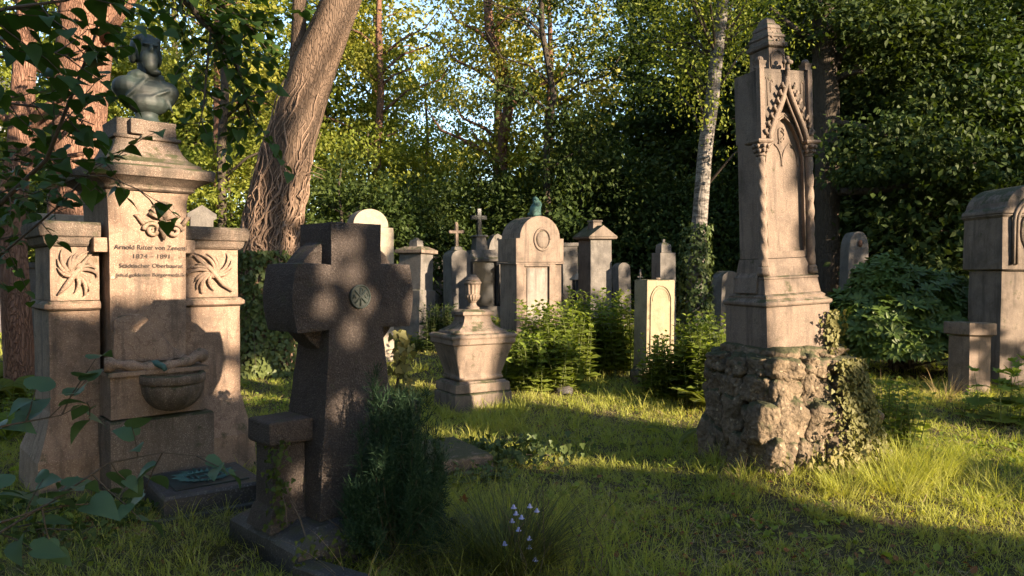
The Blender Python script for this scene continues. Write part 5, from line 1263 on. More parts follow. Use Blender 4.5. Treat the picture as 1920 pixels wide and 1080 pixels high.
fern('fern', 'shaded fern left of the fountain monument base', 12, 6.6, 8, .5, 7, 'nettle')

# rhododendron
def rhododendron():
    d = 10.6; x = X(1700, d); t = thing('rhododendron', 'large dark glossy rhododendron bush between gothic pillar and right tomb', 'bush', (x, d, gz(x, d)))
    R = np.random.default_rng(17); blobs = [(0, .2, .80, .85, .75, .62), (-.60, 0, .55, .58, .6, .62), (.62, .1, .66, .52, .6, .66), (-.25, .1, 1.28, .38, .42, .36), (.25, -.2, .40, .8, .6, .48), (-.3, -.2, .35, .6, .5, .42), (.48, .1, 1.10, .42, .4, .32)]
    tm = TM(); n = 2100; P = []; N = []
    for b in blobs:
        k = int(n * b[3] / 3.3); dr = unit(R.normal(size=(k, 3))); dr[:, 2] = np.abs(dr[:, 2]) * .9 - .15 * R.random(k); dr = unit(dr)
        P.append(np.array(b[:3]) + dr * np.array(b[3:]) * R.uniform(.78, 1.1, (k, 1)) * (1 + .09 * np.sin(dr[:, :1] * 9) * np.cos(dr[:, 2:] * 8))); N.append(unit(dr + np.array([0, -.15, .55]) + R.normal(size=(k, 3)) * .25))
    P = np.concatenate(P); N = np.concatenate(N); keep = P[:, 2] > .03; P = P[keep]; N = N[keep]
    for j in range(9):      # whorl of leaves round every shoot tip
        a = j * 2 * math.pi / 9 + R.uniform(-.25, .25, len(P)); ref = unit(np.cross(N, np.array([.3, .8, .1]))); r2 = np.cross(N, ref)
        Y = ref * np.cos(a)[:, None] + r2 * np.sin(a)[:, None] + N * R.uniform(-.15, .55, (len(P), 1)); Zn = N + Y * -.2
        scatter(tm, LANCE, P, frames(Y, Zn), np.stack([R.uniform(.13, .17, len(P)) * 1.25, R.uniform(.12, .175, len(P)), R.uniform(.12, .16, len(P))], -1))
    tm.build('foliage', M['rhodo'], t)
    m = MB(); rr_ = random.Random(2)
    for i in range(26):
        q = P[rr_.randrange(len(P))]; m.tube([(rr_.uniform(-.2, .2), rr_.uniform(0, .3), 0), (q[0] * .5, q[1] * .5 + .1, q[2] * .55), tuple(q)], [.025, .015, .006], 5)
    m.build('branches', M['twig'], t)
rhododendron()

# dark conifer shrub
def conifer():
    d = 3.95; x = X(742, d); t = thing('conifer_shrub', 'feathery dark green conifer shrub beside the granite cross', 'conifer', (x, d, gz(x, d)))
    R = np.random.default_rng(3); tm = TM(); mb = MB()
    for i in range(150):
        a = R.uniform(0, 6.28); r0 = R.uniform(0, .05); out = R.uniform(.05, .27); top = (R.uniform(.35, .92) + (.14 if abs(a - 3.0) < .5 else 0)) if i % 3 else R.uniform(.12, .55)
        out *= (1.35 - .75 * top); p0 = np.array([r0 * math.cos(a), r0 * math.sin(a), R.uniform(.0, .2)]); e = np.array([out * math.cos(a), out * math.sin(a) * .9, top])
        n = 12; us = np.linspace(0, 1, n); path = p0 + (e - p0) * us[:, None]; path[:, :2] += (e - p0)[:2] * (.35 * np.sin(us * 3.14))[:, None]
        mb.tube([tuple(q) for q in path[::3]], [.006, .004, .003, .0015], 4)
        tan = unit(np.gradient(path, axis=0))
        for j in range(3, n):
            k = 9; P = np.repeat(path[j][None], k, 0) + R.normal(size=(k, 3)) * .005; dr = tan[j] * 1.1 + R.normal(size=(k, 3)) * .55
            # each side spray: short twig bearing needles
            for q in range(4):
                PP = P + unit(dr) * (.018 * q)
                scatter(tm, NEEDLE, PP, frames(dr + R.normal(size=dr.shape) * .45, R.normal(size=dr.shape)), np.stack([np.full(k, .040), R.uniform(.028, .055, k), np.full(k, .03)], -1))
    tm.build('foliage', M['conifer'], t); mb.build('stems', M['twig'], t)
conifer()

# sedge tuft with harebells
def blades_obj(name, mat, parent, R, n, L, w, spread, lean, tall=.2):
    tm = TM(); a = R.uniform(0, 6.28, n); r = np.sqrt(R.random(n)) * spread; P = np.stack([r * np.cos(a), r * np.sin(a), np.zeros(n)], -1)
    aa = a + R.normal(0, .5, n); le = R.uniform(.1, 1, n) * lean
    z = unit(np.stack([np.cos(aa) * le, np.sin(aa) * le, np.ones(n)], -1)); y = np.stack([np.cos(aa), np.sin(aa), np.zeros(n)], -1)
    xx = unit(np.cross(y, z)); yy = np.cross(z, xx); h = L * R.uniform(.5, 1.1, n)
    scatter(tm, blade(5, 1.0), P, np.stack([xx, yy, z], -1), np.stack([np.full(n, w) * R.uniform(.7, 1.3, n), h * R.uniform(.3, 1.3, n), h], -1))
    return tm.build(name, M[mat], parent)
def tuft(name, label, x, y, n, L, spread, lean, mat='tuftgrass', seed=1, cat='grass tuft', w=.0045):
    t = thing(name, label, cat, (x, y, gz(x, y) - .01)); R = np.random.default_rng(seed)
    blades_obj('blades', mat, t, R, n, L, w, spread, lean); return t
SX, SY = .0, 3.72
tuft('sedge_tuft', 'arching dark sedge tuft at the bottom centre holding the harebells', SX, SY, 950, .52, .15, .85, 'tuftgrass', 1, w=.006)
tuft('sedge_tuft', 'smaller grass tuft right against the conifer shrub', -.40, 3.75, 320, .34, .13, .8, 'tuftgrass', 2)
tuft('grass_tuft', 'grass tuft below the tufa rocks front corner', 2.25, 4.90, 240, .20, .16, .9, 'grass', 3)
tuft('grass_tuft', 'long sunny grass at the right side of the tufa rocks', 2.95, 5.35, 460, .38, .24, .8, 'grass', 4)
tuft('grass_tuft', 'sunny grass at the right front foot of the tufa rocks', 2.62, 4.98, 340, .27, .20, .9, 'grass', 14)
tuft('dry_grass_tuft', 'dry straw coloured grass stalks right of the tufa rocks', 3.12, 6.1, 60, .75, .14, .35, 'dry', 5, w=.005)
tuft('dry_grass_tuft', 'small dry grass clump left of the stone post', 5.05, 8.5, 60, .42, .10, .9, 'dry', 6, w=.006)
tuft('dry_grass_tuft', 'dry grass at the left front foot of the tufa rocks', 1.62, 5.15, 50, .20, .12, .8, 'dry', 7, w=.004)
tuft('grass_tuft', 'tall grass around the foundation of the urn tomb', -.15, 7.25, 300, .24, .3, .6, 'grass', 8)
tuft('grass_tuft', 'long grass between the fountain monument and the cross', -1.75, 4.05, 300, .20, .32, .7, 'tuftgrass', 9)
tuft('grass_tuft', 'dark grass in the bottom left corner', -2.2, 3.55, 420, .20, .42, .7, 'tuftgrass', 10)
tuft('grass_tuft', 'grass at the bottom edge left of the cross', -1.35, 3.2, 260, .16, .3, .7, 'tuftgrass', 11)
tuft('grass_tuft', 'long grass right of the fountain monument', -1.95, 6.6, 300, .30, .35, .5, 'grass', 12)
tuft('dry_grass_tuft', 'few pale bent grass stalks before the conifer shrub', -.72, 3.50, 16, .52, .07, .9, 'dry', 13, w=.004)
R5 = random.Random(5)
HB = ['pale lilac harebell flower nodding over the sedge tuft'] * 11
for k in range(11):
    t = thing('harebell', HB[k], 'flower', (SX + R5.uniform(-.10, .16), SY + R5.uniform(-.16, .02), gz(SX, SY)), 0, 'harebells in the sedge tuft')
    h = R5.uniform(.18, .44); dx = R5.uniform(-.06, .06)
    m = MB(); m.tube([(0, 0, 0), (dx * .3, 0, h * .6), (dx, -.01, h), (dx * 1.2, -.02, h - .012)], [.0018, .0014, .001, .0008], 4); m.build('flower_stem', M['stemgreen'], t)
    m = MB(); c = (dx * 1.2, -.02, h - .012)
    rings = []
    for r, z in ((.002, 0), (.007, -.004), (.009, -.012), (.010, -.018), (.016, -.024)):
        rings.append([(c[0] + (r * (1 + (.35 if z < -.02 and i % 2 == 0 else 0))) * math.cos(i * .6283), c[1] + (r * (1 + (.35 if z < -.02 and i % 2 == 0 else 0))) * math.sin(i * .6283), c[2] + z) for i in range(10)])
    m.loft(rings, cap=False); m.v = [tuple(c[i] + (v[i] - c[i]) * .8 for i in range(3)) for v in m.v]; m.build('petals', M['bell'], t, smooth=True)
for i, (px, d, h, nb) in enumerate(((1085, 3.35, .50, 3), (1128, 3.3, .60, 5), (1015, 3.5, .62, 6), (985, 3.45, .55, 4), (955, 3.5, .45, 5))):
    x = X(px, d); t = thing('dry_stalk', ['shortest withered stalk, right of the harebells', 'rightmost thin dark withered stalk on the open lawn', 'tallest withered stalk rising out of the sedge tuft', 'withered stalk left of the tallest one in the sedge', 'leftmost withered stalk standing among the harebells'][i], 'stalk', (x, d, gz(x, d)), 0, 'withered stalks at the bottom centre')
    m = MB(); rr_ = random.Random(i); pp = [(rr_.uniform(-.012, .012) * j, rr_.uniform(-.01, .01) * j, h * j / 6) for j in range(7)]; m.tube(pp, [.003, .0028, .0025, .002, .0018, .0014, .001], 5)
    for b in range(nb): j = rr_.randrange(2, 6); p = Vector(pp[j]); s = rr_.choice((-1, 1)); m.tube([p, p + Vector((s * .02, 0, .02)), p + Vector((s * .03, .01, .05))], [.0016, .0012, .003], 4)
    m.build('stalk', M['twig'], t)

# ivy ----------------------------------------------------------------
def ivy_patch(name, label, pts_normals, ll, mat, seed, loc=(0, 0, 0)):
    R = np.random.default_rng(seed); P, N = pts_normals; t = thing(name, label, 'ivy', loc); tm = TM(); n = len(P)
    dn = np.stack([R.normal(0, .4, n), R.normal(0, .4, n), -np.ones(n) * .7], -1)
    Zn = N + R.normal(size=(n, 3)) * .33
    scatter(tm, IVY, P - np.array(loc) + N * R.uniform(.005, .05, (n, 1)), frames(dn - N * .0, Zn), ll * R.uniform(.5, 1.2, n))
    o = tm.build('foliage', M[mat], t)
    m = MB(); rr_ = random.Random(seed); base = P - np.array(loc)
    for i in range(14):
        a = base[rr_.randrange(n)]; b = base[rr_.randrange(n)]; b = a + (b - a) * .4; m.tube([tuple(a), tuple((a + b) / 2 + N[0] * .02), tuple(b)], [.005, .004, .003], 4)
    m.build('runners', M['twig'], t)
    return t
R = np.random.default_rng(2)
# on the pillar's right-hand edge running down to the rocks
def loc2w(lx, ly, z, cx=GX, cy=GY, a=GA):
    ca, sa = math.cos(rad(a)), math.sin(rad(a)); return cx + lx * ca - ly * sa, cy + lx * sa + ly * ca, z
P = []; N = []; nr = (math.sin(rad(GA)), -math.cos(rad(GA)), 0)
for i in range(2600):
    v = R.random() ** .7; z = .12 + 1.15 * (1 - v); cen = .30 + .26 * max(0, (.95 - z)) ; sp = .045 + .16 * max(0, (.95 - z) / .9) ** .7
    lx = cen + R.normal(0, sp); lim = .30 if z > .9 else .44 + .16 * (.9 - z) / .9
    yy = -.012 if z > .9 else -.14 - .16 * (.9 - z) / .9
    if lx > lim: P.append(loc2w(lim + .04, R.uniform(-.1, .4), z)); N.append((math.cos(rad(GA)), math.sin(rad(GA)), .25))
    else: P.append(loc2w(lx, yy - .02, z)); N.append((nr[0], nr[1], .25 if z < .9 else 0))
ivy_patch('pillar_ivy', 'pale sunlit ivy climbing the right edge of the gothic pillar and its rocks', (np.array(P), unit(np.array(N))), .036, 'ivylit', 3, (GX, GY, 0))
P = []; N = []
for i in range(170):
    u = R.random(); P.append(loc2w(R.normal(.12, .12), -.30 - .06 * u, .05 + .25 * u)); N.append((nr[0], nr[1], .3))
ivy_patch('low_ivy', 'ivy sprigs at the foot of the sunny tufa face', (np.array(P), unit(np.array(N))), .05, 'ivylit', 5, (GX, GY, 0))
# foot of the leaning trunk
P = []; N = []; lx0, ly0 = X(488, 11.0), 11.0
for i in range(3000):
    a = R.normal(-math.pi / 2, 1.0); u = R.random() ** 1.5; z = gz(lx0, ly0) + u * 1.75; r = .44 + .55 * (1 - u) ** 4 + R.uniform(0, .08)
    P.append((lx0 + r * math.cos(a), ly0 + r * math.sin(a) * .9, z)); N.append((math.cos(a), math.sin(a), .25))
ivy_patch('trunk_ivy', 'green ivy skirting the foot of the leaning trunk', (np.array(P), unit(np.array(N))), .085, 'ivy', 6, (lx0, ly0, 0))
P = []; N = []; lx0, ly0 = X(1302, 13.6), 13.6
for i in range(1500):
    a = R.normal(-math.pi / 2, 1.1); u = R.random() ** 1.3; z = gz(lx0, ly0) + u * 2.2; r = .20 + .15 * (1 - u) ** 2 + R.uniform(0, .06)
    P.append((lx0 + .03 * u + r * math.cos(a), ly0 + r * math.sin(a), z)); N.append((math.cos(a), math.sin(a), .2))
ivy_patch('birch_ivy', 'dark ivy around the lower birch trunk', (np.array(P), unit(np.array(N))), .08, 'ivy', 7, (lx0, ly0, 0))
P = []; N = []
for i in range(420):      # along the cross plinth and post
    u = R.random(); a = rad(45); lx = R.uniform(-.55, .45); ly = -.24; z = R.random() ** 2 * .24
    if i % 3 == 0: lx = -.46 + R.normal(0, .03); ly = .10 + R.normal(0, .05); z = .15 + R.random() * .5
    P.append((-.879 + lx * math.cos(a) - ly * math.sin(a), 4.15 + lx * math.sin(a) + ly * math.cos(a), z)); N.append((math.sin(a), -math.cos(a), .4))
ivy_patch('cross_ivy', 'thin dark ivy creeping over the granite cross plinth', (np.array(P), unit(np.array(N))), .034, 'leafdark', 8, (-.879, 4.15, 0))
P = []; N = []
for i in range(70):
    P.append((-.70 + R.normal(0, .035), 4.62 + R.normal(0, .03), .75 + R.random() * .42)); N.append((.3, -.9, .3))
ivy_patch('ivy_sprig', 'sunlit ivy sprig showing at the right side of the granite cross shaft', (np.array(P), unit(np.array(N))), .06, 'ivylit', 9, (-.70, 4.62, 0))
# ground ivy behind conifer, soil patch with red leaves
P = []; N = []
for i in range(900):
    a, b = R.normal(0, .42), R.normal(0, .16); x, y = -.35 + a, 5.95 + b + a * .1; P.append((x, y, gz(x, y) + R.uniform(.02, .13))); N.append((0, -.2, 1))
ivy_patch('ground_ivy', 'dark ground ivy behind the reddish slab', (np.array(P), unit(np.array(N))), .06, 'ivy', 10, (-.35, 5.95, 0))
P = []; N = []
for i in range(700):
    x, y = R.uniform(-3.6, -2.2), R.uniform(3.9, 4.7); P.append((x, y, gz(x, y) + R.uniform(.01, .07))); N.append((0, -.3, 1))
ivy_patch('ground_ivy', 'low dark ground cover left of the sunburst slab', (np.array(P), unit(np.array(N))), .05, 'leafdark', 11, (-2.9, 4.3, 0))

def litter():
    R = np.random.default_rng(9); tm = TM()
    for (cx, cy, sx, sy, n, s) in ((-2.45, 4.30, .22, .16, 260, .042), (0, 5.5, 3.2, 2.6, 420, .04), (2.9, 3.8, .8, .4, 200, .045), (-1.0, 3.3, .9, .25, 140, .035), (1.0, 4.2, .5, .35, 120, .04), (1.6, 3.4, .9, .25, 120, .04)):
        x = cx + R.normal(0, sx, n); y = cy + R.normal(0, sy, n); P = np.stack([x, y, gz_np(x, y) + R.uniform(.01, .04, n)], -1)
        scatter(tm, LEAF, P, frames(R.normal(size=(n, 3)) * (1, 1, .3), np.array([0, 0, 1]) + R.normal(size=(n, 3)) * .4), s * R.uniform(.5, 1.3, n))
    tag(tm.build('fallen_leaves', M['litter']), kind='stuff')
litter()
tm = TM(); scatter(tm, MAPLE, np.array([[X(868, 4.6), 4.6, .10]]), frames(np.array([[.2, -.3, .9]]), np.array([[.1, -1., .4]])), np.array([.055]))
tag(tm.build('maple_leaf', M['litter']), 'single curled brown maple leaf lying on the grass above the sedge', 'leaf')

# ------------------------------------------------------------------ linden branches hanging in at top left, shoots at bottom left
def leafy_branch(name, label, cat, paths, ll, seed, mat, tpl_, max_parts, density, droop=.5, part_cut=True, rs=1.0):
    """paths: list of polylines in world space with radius; leaves alternate along side twigs"""
    R = np.random.default_rng(seed); t = thing(name, label, cat, paths[0][0][0])
    o0 = np.array(paths[0][0][0]); Ps = []; Ys = []; Zs = []; Ss = []
    for pts, r0, ntw, tl in paths:
        pts = [np.array(p) for p in pts]; m = MB(); m.tube([tuple(p - o0) for p in pts], [r0 * (1 - .75 * i / (len(pts) - 1)) * rs for i in range(len(pts))], 7); br = m.build('branch', M['twig'], t, smooth=True)
        for k in range(ntw):
            u = (k + R.random()) / ntw * (len(pts) - 1) * .98 + .02; a = min(int(u), len(pts) - 2); p = pts[a] + (pts[a + 1] - pts[a]) * (u - a); tan = unit(pts[a + 1] - pts[a])
            dr = unit(tan * .7 + R.normal(size=3) * .7 + np.array([0, 0, -.1])); L = tl * R.uniform(.5, 1.2); n = max(3, int(L / density)); tw = [p]
            for j in range(n):
                dr = unit(dr + np.array([0, 0, -.07 * droop]) + R.normal(size=3) * .12); tw.append(tw[-1] + dr * L / n)
                sd = unit(np.cross(dr, np.array([0, 0, 1.0]))) * (1 if j % 2 else -1)
                Ps.append(tw[-1] - o0); Ys.append(unit(sd * .8 + dr * .6 + np.array([0, 0, -.45 * droop])) + R.normal(size=3) * .15); Zs.append(np.array([0, -.1, 1.0]) + R.normal(size=3) * .30 + sd * .2); Ss.append(ll * R.uniform(.6, 1.15))
            m = MB(); m.tube([tuple(q - o0) for q in tw], [.0035 * rs * (1 - .6 * j / n) for j in range(n + 1)], 4); m.build('twig', M['twig'], br)
    Ps = np.array(Ps); Ys = np.array(Ys); Zs = np.array(Zs); Ss = np.array(Ss)
    # the leaves nearest the eye are parts of their own, the rest one mass
    dist = np.linalg.norm(Ps + o0 - np.array([0, 0, EYE]), axis=1) / Ss; order = np.argsort(dist); one = order[:max_parts]; rest = order[max_parts:]
    Fm = frames(Ys, Zs); lms = []
    for cu, fo, tw in ((-.10, .0, .0), (-.32, .25, .1), (.10, .35, -.15), (-.22, -.15, .2), (-.45, .1, -.1)):
        v = tpl_[0].copy(); v[:, 2] += cu * v[:, 1] ** 2 + fo * np.abs(v[:, 0]) ** 1.3 + tw * v[:, 0] * v[:, 1]; v[:, 0] *= 1 + .12 * fo
        tmp = TM(); tmp.add(v, tpl_[1]); lm = tmp.mesh('leaf'); lm.materials.append(M[mat]); lms.append(lm)
    for i in one:
        o = bpy.data.objects.new('leaf', lms[int(i) % 5]); col.objects.link(o); o.parent = t
        mt = Matrix([[Fm[i][a][b] * Ss[i] for b in range(3)] + [Ps[i][a]] for a in range(3)] + [[0, 0, 0, 1]]); o.matrix_local = mt
    if len(rest):
        tm = TM(); scatter(tm, tpl_, Ps[rest], Fm[rest], Ss[rest]); tag(tm.build('leaves', M[mat], t), kind='stuff')
    return t
def W(px, py, d): return (X(px, d), d, Z(py, d))
leafy_branch('linden_branch', 'large linden branch with dark heart shaped leaves hanging in from top left', 'branch', [
    ([W(-150, 480, 3.6), W(0, 385, 3.5), W(90, 300, 3.4), W(135, 190, 3.3), W(180, 80, 3.3), W(215, -60, 3.3)], .014, 22, .30),
    ([W(-120, 60, 2.6), W(20, 20, 2.6), W(130, 5, 2.7), W(210, -20, 2.9)], .010, 14, .26),
    ([W(-150, 230, 3.3), W(-20, 190, 3.4), W(100, 205, 3.5), W(180, 235, 3.7)], .010, 12, .28),
    ([W(-150, 600, 3.9), W(0, 480, 3.9), W(120, 380, 3.9), W(180, 310, 3.9), W(240, 290, 3.9)], .009, 12, .26),
    ([W(120, 330, 3.5), W(200, 330, 3.6), W(260, 355, 3.7), W(300, 380, 3.8)], .005, 4, .18),
    ([W(-130, 120, 2.9), W(0, 110, 3.0), W(100, 100, 3.0), W(170, 120, 3.2)], .008, 14, .28)], .080, 3, 'leaflinden', HEART, 240, .062)
leafy_branch('linden_bough', 'green linden bough hanging above and right of the bronze bust', 'branch', [
    ([W(250, -160, 6.4), W(330, -20, 6.4), W(400, 60, 6.4), W(450, 130, 6.5), W(470, 220, 6.6)], .03, 34, .75),
    ([W(330, -120, 6.6), W(400, 0, 6.8), W(480, 60, 6.9)], .02, 22, .6),
    ([W(120, -100, 6.4), W(220, 0, 6.4), W(290, -60, 6.4), W(380, -20, 6.4)], .02, 12, .36),
    ([W(400, 60, 6.4), W(390, 140, 6.3), W(385, 200, 6.2), W(375, 240, 6.1)], .010, 8, .3)], .105, 5, 'leaflinden', HEART, 200, .07, rs=1.4)
leafy_branch('linden_branch', 'lower left linden twigs with small leaves in front of the chapel', 'branch', [
    ([W(-200, 420, 5.5), W(-60, 380, 5.4), W(40, 350, 5.3), W(120, 400, 5.2)], .012, 22, .5),
    ([W(-200, 250, 5.8), W(-60, 300, 5.7), W(40, 300, 5.6), W(120, 250, 5.5), W(180, 180, 5.5)], .012, 26, .5),
    ([W(-200, 520, 5.5), W(-60, 460, 5.4), W(40, 440, 5.3), W(110, 450, 5.2)], .009, 10, .35)], .088, 6, 'leaflinden', HEART, 120, .065)
leafy_branch('hazel_shoot', 'bluish green broad leaved shoot leaning in at bottom left', 'shoot', [
    ([W(-120, 1120, 2.5), W(-20, 1010, 2.6), W(110, 930, 2.7), W(200, 870, 2.75), W(300, 850, 2.8), W(400, 860, 2.9)], .006, 9, .24),
    ([W(-120, 850, 2.6), W(0, 800, 2.7), W(110, 780, 2.8), W(170, 750, 2.9)], .005, 6, .22),
    ([W(-120, 1000, 2.3), W(-10, 985, 2.3), W(60, 960, 2.3), W(120, 950, 2.4)], .005, 6, .22)], .098, 8, 'leafblue', HEART, 200, .075, droop=.2)

# ------------------------------------------------------------------ the grove behind and to the right of the camera that shades the place
def shade_grove():
    U = Vector((-S.y, S.x, 0)).normalized(); U = Vector((-U.x, -U.y, 0)) if U.x < 0 else U
    V = U.cross(S) if U.cross(S).z > 0 else S.cross(U)
    Un, Vn, Sn = np.array(U), np.array(V), np.array(S)
    u0, u1, v0, v1, res = -7.0, 34.0, -2.5, 16.0, .04
    nu, nv = int((u1 - u0) / res), int((v1 - v0) / res); lit = np.zeros((nv, nu), dtype=bool)
    def stamp(p, r, on=True):
        p = np.array(p); a, b = p @ Un, p @ Vn; iu, iv = int((a - u0) / res), int((b - v0) / res); k = max(1, int(r / res))
        for dj in range(-k, k + 1):
            for di in range(-k, k + 1):
                if di * di + dj * dj <= k * k and 0 <= iu + di < nu and 0 <= iv + dj < nv: lit[iv + dj, iu + di] = on
    def inside(poly, x, y):
        c = False; n = len(poly)
        for i in range(n):
            (xa, ya), (xb, yb) = poly[i], poly[(i + 1) % n]
            if (ya > y) != (yb > y) and x < (xb - xa) * (y - ya) / (yb - ya) + xa: c = not c
        return c
    rr_ = random.Random(3)
    def wobble(x, y): return noise.noise(Vector((x * .017, y * .017, 1.7))) * .8 + noise.noise(Vector((x * .042, y * .042, 4.2))) * .75
    def lit_poly(poly, d=None, step=7, r=.10, hole=.34, on=True):
        xs = [p[0] for p in poly]; ys = [p[1] for p in poly]; y = min(ys)
        while y <= max(ys):
            x = min(xs)
            while x <= max(xs):
                if inside(poly, x, y) and wobble(x, y) > -hole:
                    dd = d if d else EYE * F / max(40, y - 510)
                    if d is None:
                        for _ in range(3): dd = (EYE - gz(X(x, dd), dd)) * F / max(30, y - 510)
                    stamp((X(x, dd), dd, Z(y, dd)), r, on)
                x += step
            y += step
    # places where the grove lets the low sun through
    lit_poly([(1375, 120), (1520, 120), (1530, 480), (1575, 560), (1575, 680), (1432, 690), (1400, 400)], 5.5, 9, .065, .20)
    lit_poly([(1385, 40), (1470, 40), (1470, 140), (1385, 140)], 5.5, 10, .08, .1)
    lit_poly([(1440, 690), (1600, 690), (1650, 820), (1560, 850), (1450, 905)], 5.2, 9, .08, .25)
    lit_poly([(1470, 885), (1560, 860), (1640, 780), (1760, 800), (1925, 860), (1925, 905), (1780, 862), (1640, 850), (1700, 900), (1925, 960), (1925, 1000), (1760, 985), (1560, 950)], None, 7, .09, .6)
    lit_poly([(945, 715), (1190, 745), (1310, 770), (1310, 800), (1150, 790), (960, 768)], None, 7, .10, .6)
    lit_poly([(730, 660), (800, 640), (820, 760), (745, 790)], None, 7, .07, .35)
    lit_poly([(428, 690), (545, 650), (550, 720), (430, 760)], None, 7, .07, .2)
    lit_poly([(-40, 600), (60, 590), (60, 720), (-40, 770)], None, 8, .09, .3)
    lit_poly([(980, 850), (1280, 855), (1280, 880), (980, 875)], None, 8, .045, -.02)
    lit_poly([(205, 330), (350, 330), (352, 560), (300, 590), (205, 590)], 5.2, 8, .06, .08)
    lit_poly([(88, 425), (200, 415), (200, 560), (88, 575)], 4.95, 8, .05, .08)
    lit_poly([(350, 440), (440, 430), (430, 740), (360, 700)], 5.7, 8, .05, .02)
    lit_poly([(205, 235), (400, 260), (400, 330), (205, 320)], 5.2, 8, .05, -.12)
    lit_poly([(845, 600), (905, 530), (935, 640), (905, 700), (900, 780), (850, 790)], 8.1, 8, .08, .6)
    lit_poly([(930, 640), (968, 640), (935, 760), (905, 760)], 8.2, 8, .05, -.05)
    lit_poly([(1590, 470), (1790, 500), (1800, 600), (1580, 600)], 10.3, 9, .06, -.03)
    lit_poly([(965, 405), (1065, 405), (1060, 590), (970, 590)], 13, 7, .09, .3)
    lit_poly([(1110, 430), (1152, 430), (1150, 540), (1110, 540)], 13.5, 7, .09, .15)
    lit_poly([(780, 465), (812, 465), (812, 560), (780, 560)], 14, 7, .08, .3)
    lit_poly([(650, 385), (735, 385), (735, 460), (650, 460)], 11.2, 7, .12, .6)
    lit_poly([(1180, 515), (1290, 515), (1370, 590), (1370, 740), (1200, 760)], 8.9, 8, .10, .45)
    lit_poly([(960, 560), (1190, 560), (1190, 700), (960, 700)], 9.9, 8, .08, .2)
    lit_poly([(470, -20), (680, -20), (640, 200), (600, 280), (560, 420), (450, 560), (450, 330)], 11, 9, .09, .08)
    lit_poly([(110, 60), (210, 60), (200, 400), (110, 400)], 9.6, 9, .09, .12)
    lit_poly([(1795, 650), (1925, 640), (1925, 760), (1820, 760)], 8.4, 8, .07, .1)
    lit_poly([(1865, 400), (1925, 400), (1925, 640), (1870, 620)], 9.4, 8, .05, -.08)
    lit_poly([(1295, 240), (1350, 240), (1330, 520), (1290, 520)], 13.6, 8, .05, .0)
    lit_poly([(240, 120), (345, 130), (330, 220), (235, 220)], 5.3, 8, .05, -.05)
    lit_poly([(500, 415), (768, 415), (770, 600), (720, 620), (740, 960), (480, 960), (560, 620), (500, 600)], 4.05, 9, .06, 9, False)
    lit_poly([(640, 690), (830, 690), (830, 1060), (640, 1060)], 3.95, 9, .06, 9, False)
    for (px, py) in ((602, 503), (686, 503), (738, 548), (601, 582), (693, 608), (693, 440), (676, 752), (640, 770), (556, 905), (618, 455)): stamp(W(px, py, 4.05), .062)
    # leaves of the grove
    R = np.random.default_rng(44); n = 208000
    a = R.uniform(u0, u1, n); w = R.uniform(8.5, 15, n); b = R.uniform(-1.2, 15, n)
    a[88000:190000] = R.uniform(-1, 9, 102000); b[88000:190000] = R.uniform(-1.0, 5.0, 102000); a[190000:] = R.uniform(1.9, 4.0, 18000); b[190000:] = R.uniform(.7, 2.8, 18000)
    top = 7.8 + 3.0 * np.sin(a * .35 + 1) * .5
    far = (a > 8.5) & (a < 19.0); fr = np.clip((a - 17.0) / 3.5, 0, 1); fr = np.where(far | (a < 19), fr, 1)
    # over the middle of the wood the grove is low and ragged, to the right it is tall and dense
    lim = np.where(a < 8.5, np.where(a < 4.2, 5.6, 4.7), np.where(a < 19, 4.3 + np.sin(a * 1.7) * .35, np.where(a < 23.5, 4.3 + (a - 19) * 1.5, 13.0)))
    lim = lim + .6 * np.sin(a * 2.3 + b)
    lim = np.where(np.abs(a - 13.5) < .7, 8.5, lim)
    keep = b < lim
    keep |= (R.random(n) < .10) & (a < 19)
    cl = np.sin(a * 3.1 + w * 1.3) * np.cos(b * 2.7 + w) + np.sin(a * 1.3 - b * 1.9 + w * .7)
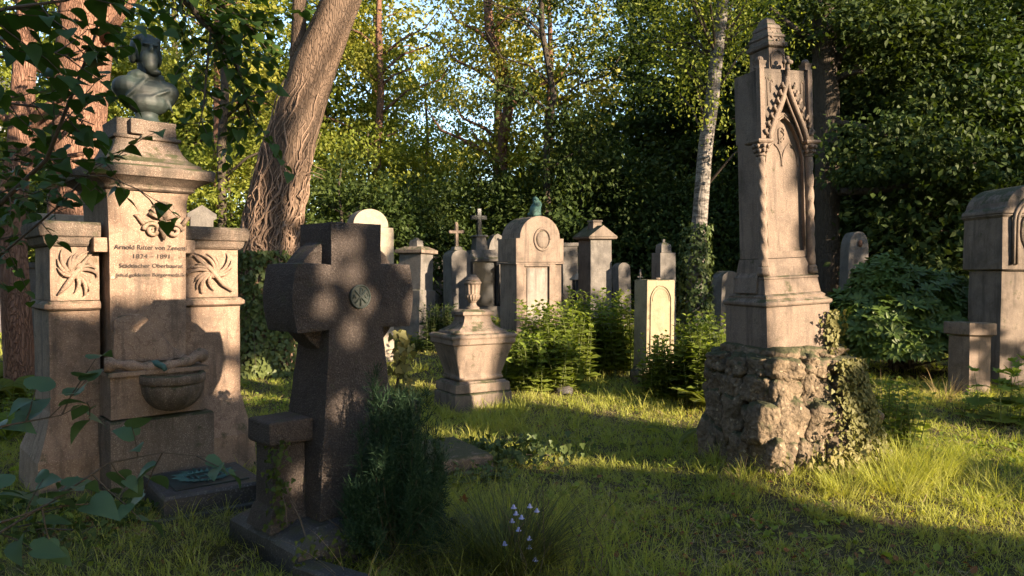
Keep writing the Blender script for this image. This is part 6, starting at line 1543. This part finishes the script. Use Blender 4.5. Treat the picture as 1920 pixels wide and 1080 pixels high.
    keep &= ~((cl > np.where(a > 21, 1.15, np.where(a > 19, .75, 1.25))) & (b > 4.2))
    P = a[:, None] * Un + b[:, None] * Vn + w[:, None] * Sn
    keep &= P[:, 2] > .2
    keep &= P[:, 0] > .85 * P[:, 1] + 2.0      # stays out of the field of view
    Y = R.normal(size=(n, 3)); Zn = R.normal(size=(n, 3)) * .7 + Sn * .8; Fm = frames(Y, Zn); Sz = R.uniform(.15, .27, n); Sz[88000:190000] = R.uniform(.10, .17, 102000); Sz[190000:] = R.uniform(.06, .10, 18000)
    for u in ((0, 0), (0, 1), (.31, .5), (-.31, .5), (0, .5), (.26, .2), (-.26, .2)):
        q = P + (Fm[:, :, 0] * u[0] + Fm[:, :, 1] * u[1]) * Sz[:, None]
        iu = np.clip(((q @ Un - u0) / res).astype(int), 0, nu - 1); iv = np.clip(((q @ Vn - v0) / res).astype(int), 0, nv - 1)
        keep &= ~lit[iv, iu]
    ntree = 7; edges = np.linspace(u0, u1, ntree + 1)
    for k in range(ntree):
        sel = keep & (a >= edges[k]) & (a < edges[k + 1])
        if not sel.any(): continue
        c = P[sel].mean(axis=0); g = gz(c[0], c[1]); t = thing('grove_tree', 'shade tree outside the picture towards the evening sun, ' + ('far behind the photographer', 'behind the photographer', 'just right of the photographer', 'right of the lawn', 'right of the rhododendron', 'right of the back rows', 'furthest along the right side')[k], 'tree', (c[0], c[1], g), 0, 'grove of shade trees towards the sun')
        tm = TM(); org = np.array([c[0], c[1], g]); scatter(tm, LEAF, P[sel] - org, Fm[sel], Sz[sel]); tm.build('crown', M['leafmid'], t)
        h = max(3.0, P[sel][:, 2].max() - g - 1); m = MB(); m.tube([(3.2, -2.6, -.1), (3.1, -2.5, h * .3), (1.5, -1.2, h * .6), (0, 0, h * .92)], [.24, .2, .14, .05], 12)
        for i in range(6): m.tube([(1.9, -1.6, h * (.45 + .05 * i)), (rr_.uniform(-2, 2), rr_.uniform(-1, 1), h * (.55 + .07 * i))], [.06, .02], 6)
        m.build('trunk', M['barkdark'], t, smooth=True)
shade_grove()
build_grass()
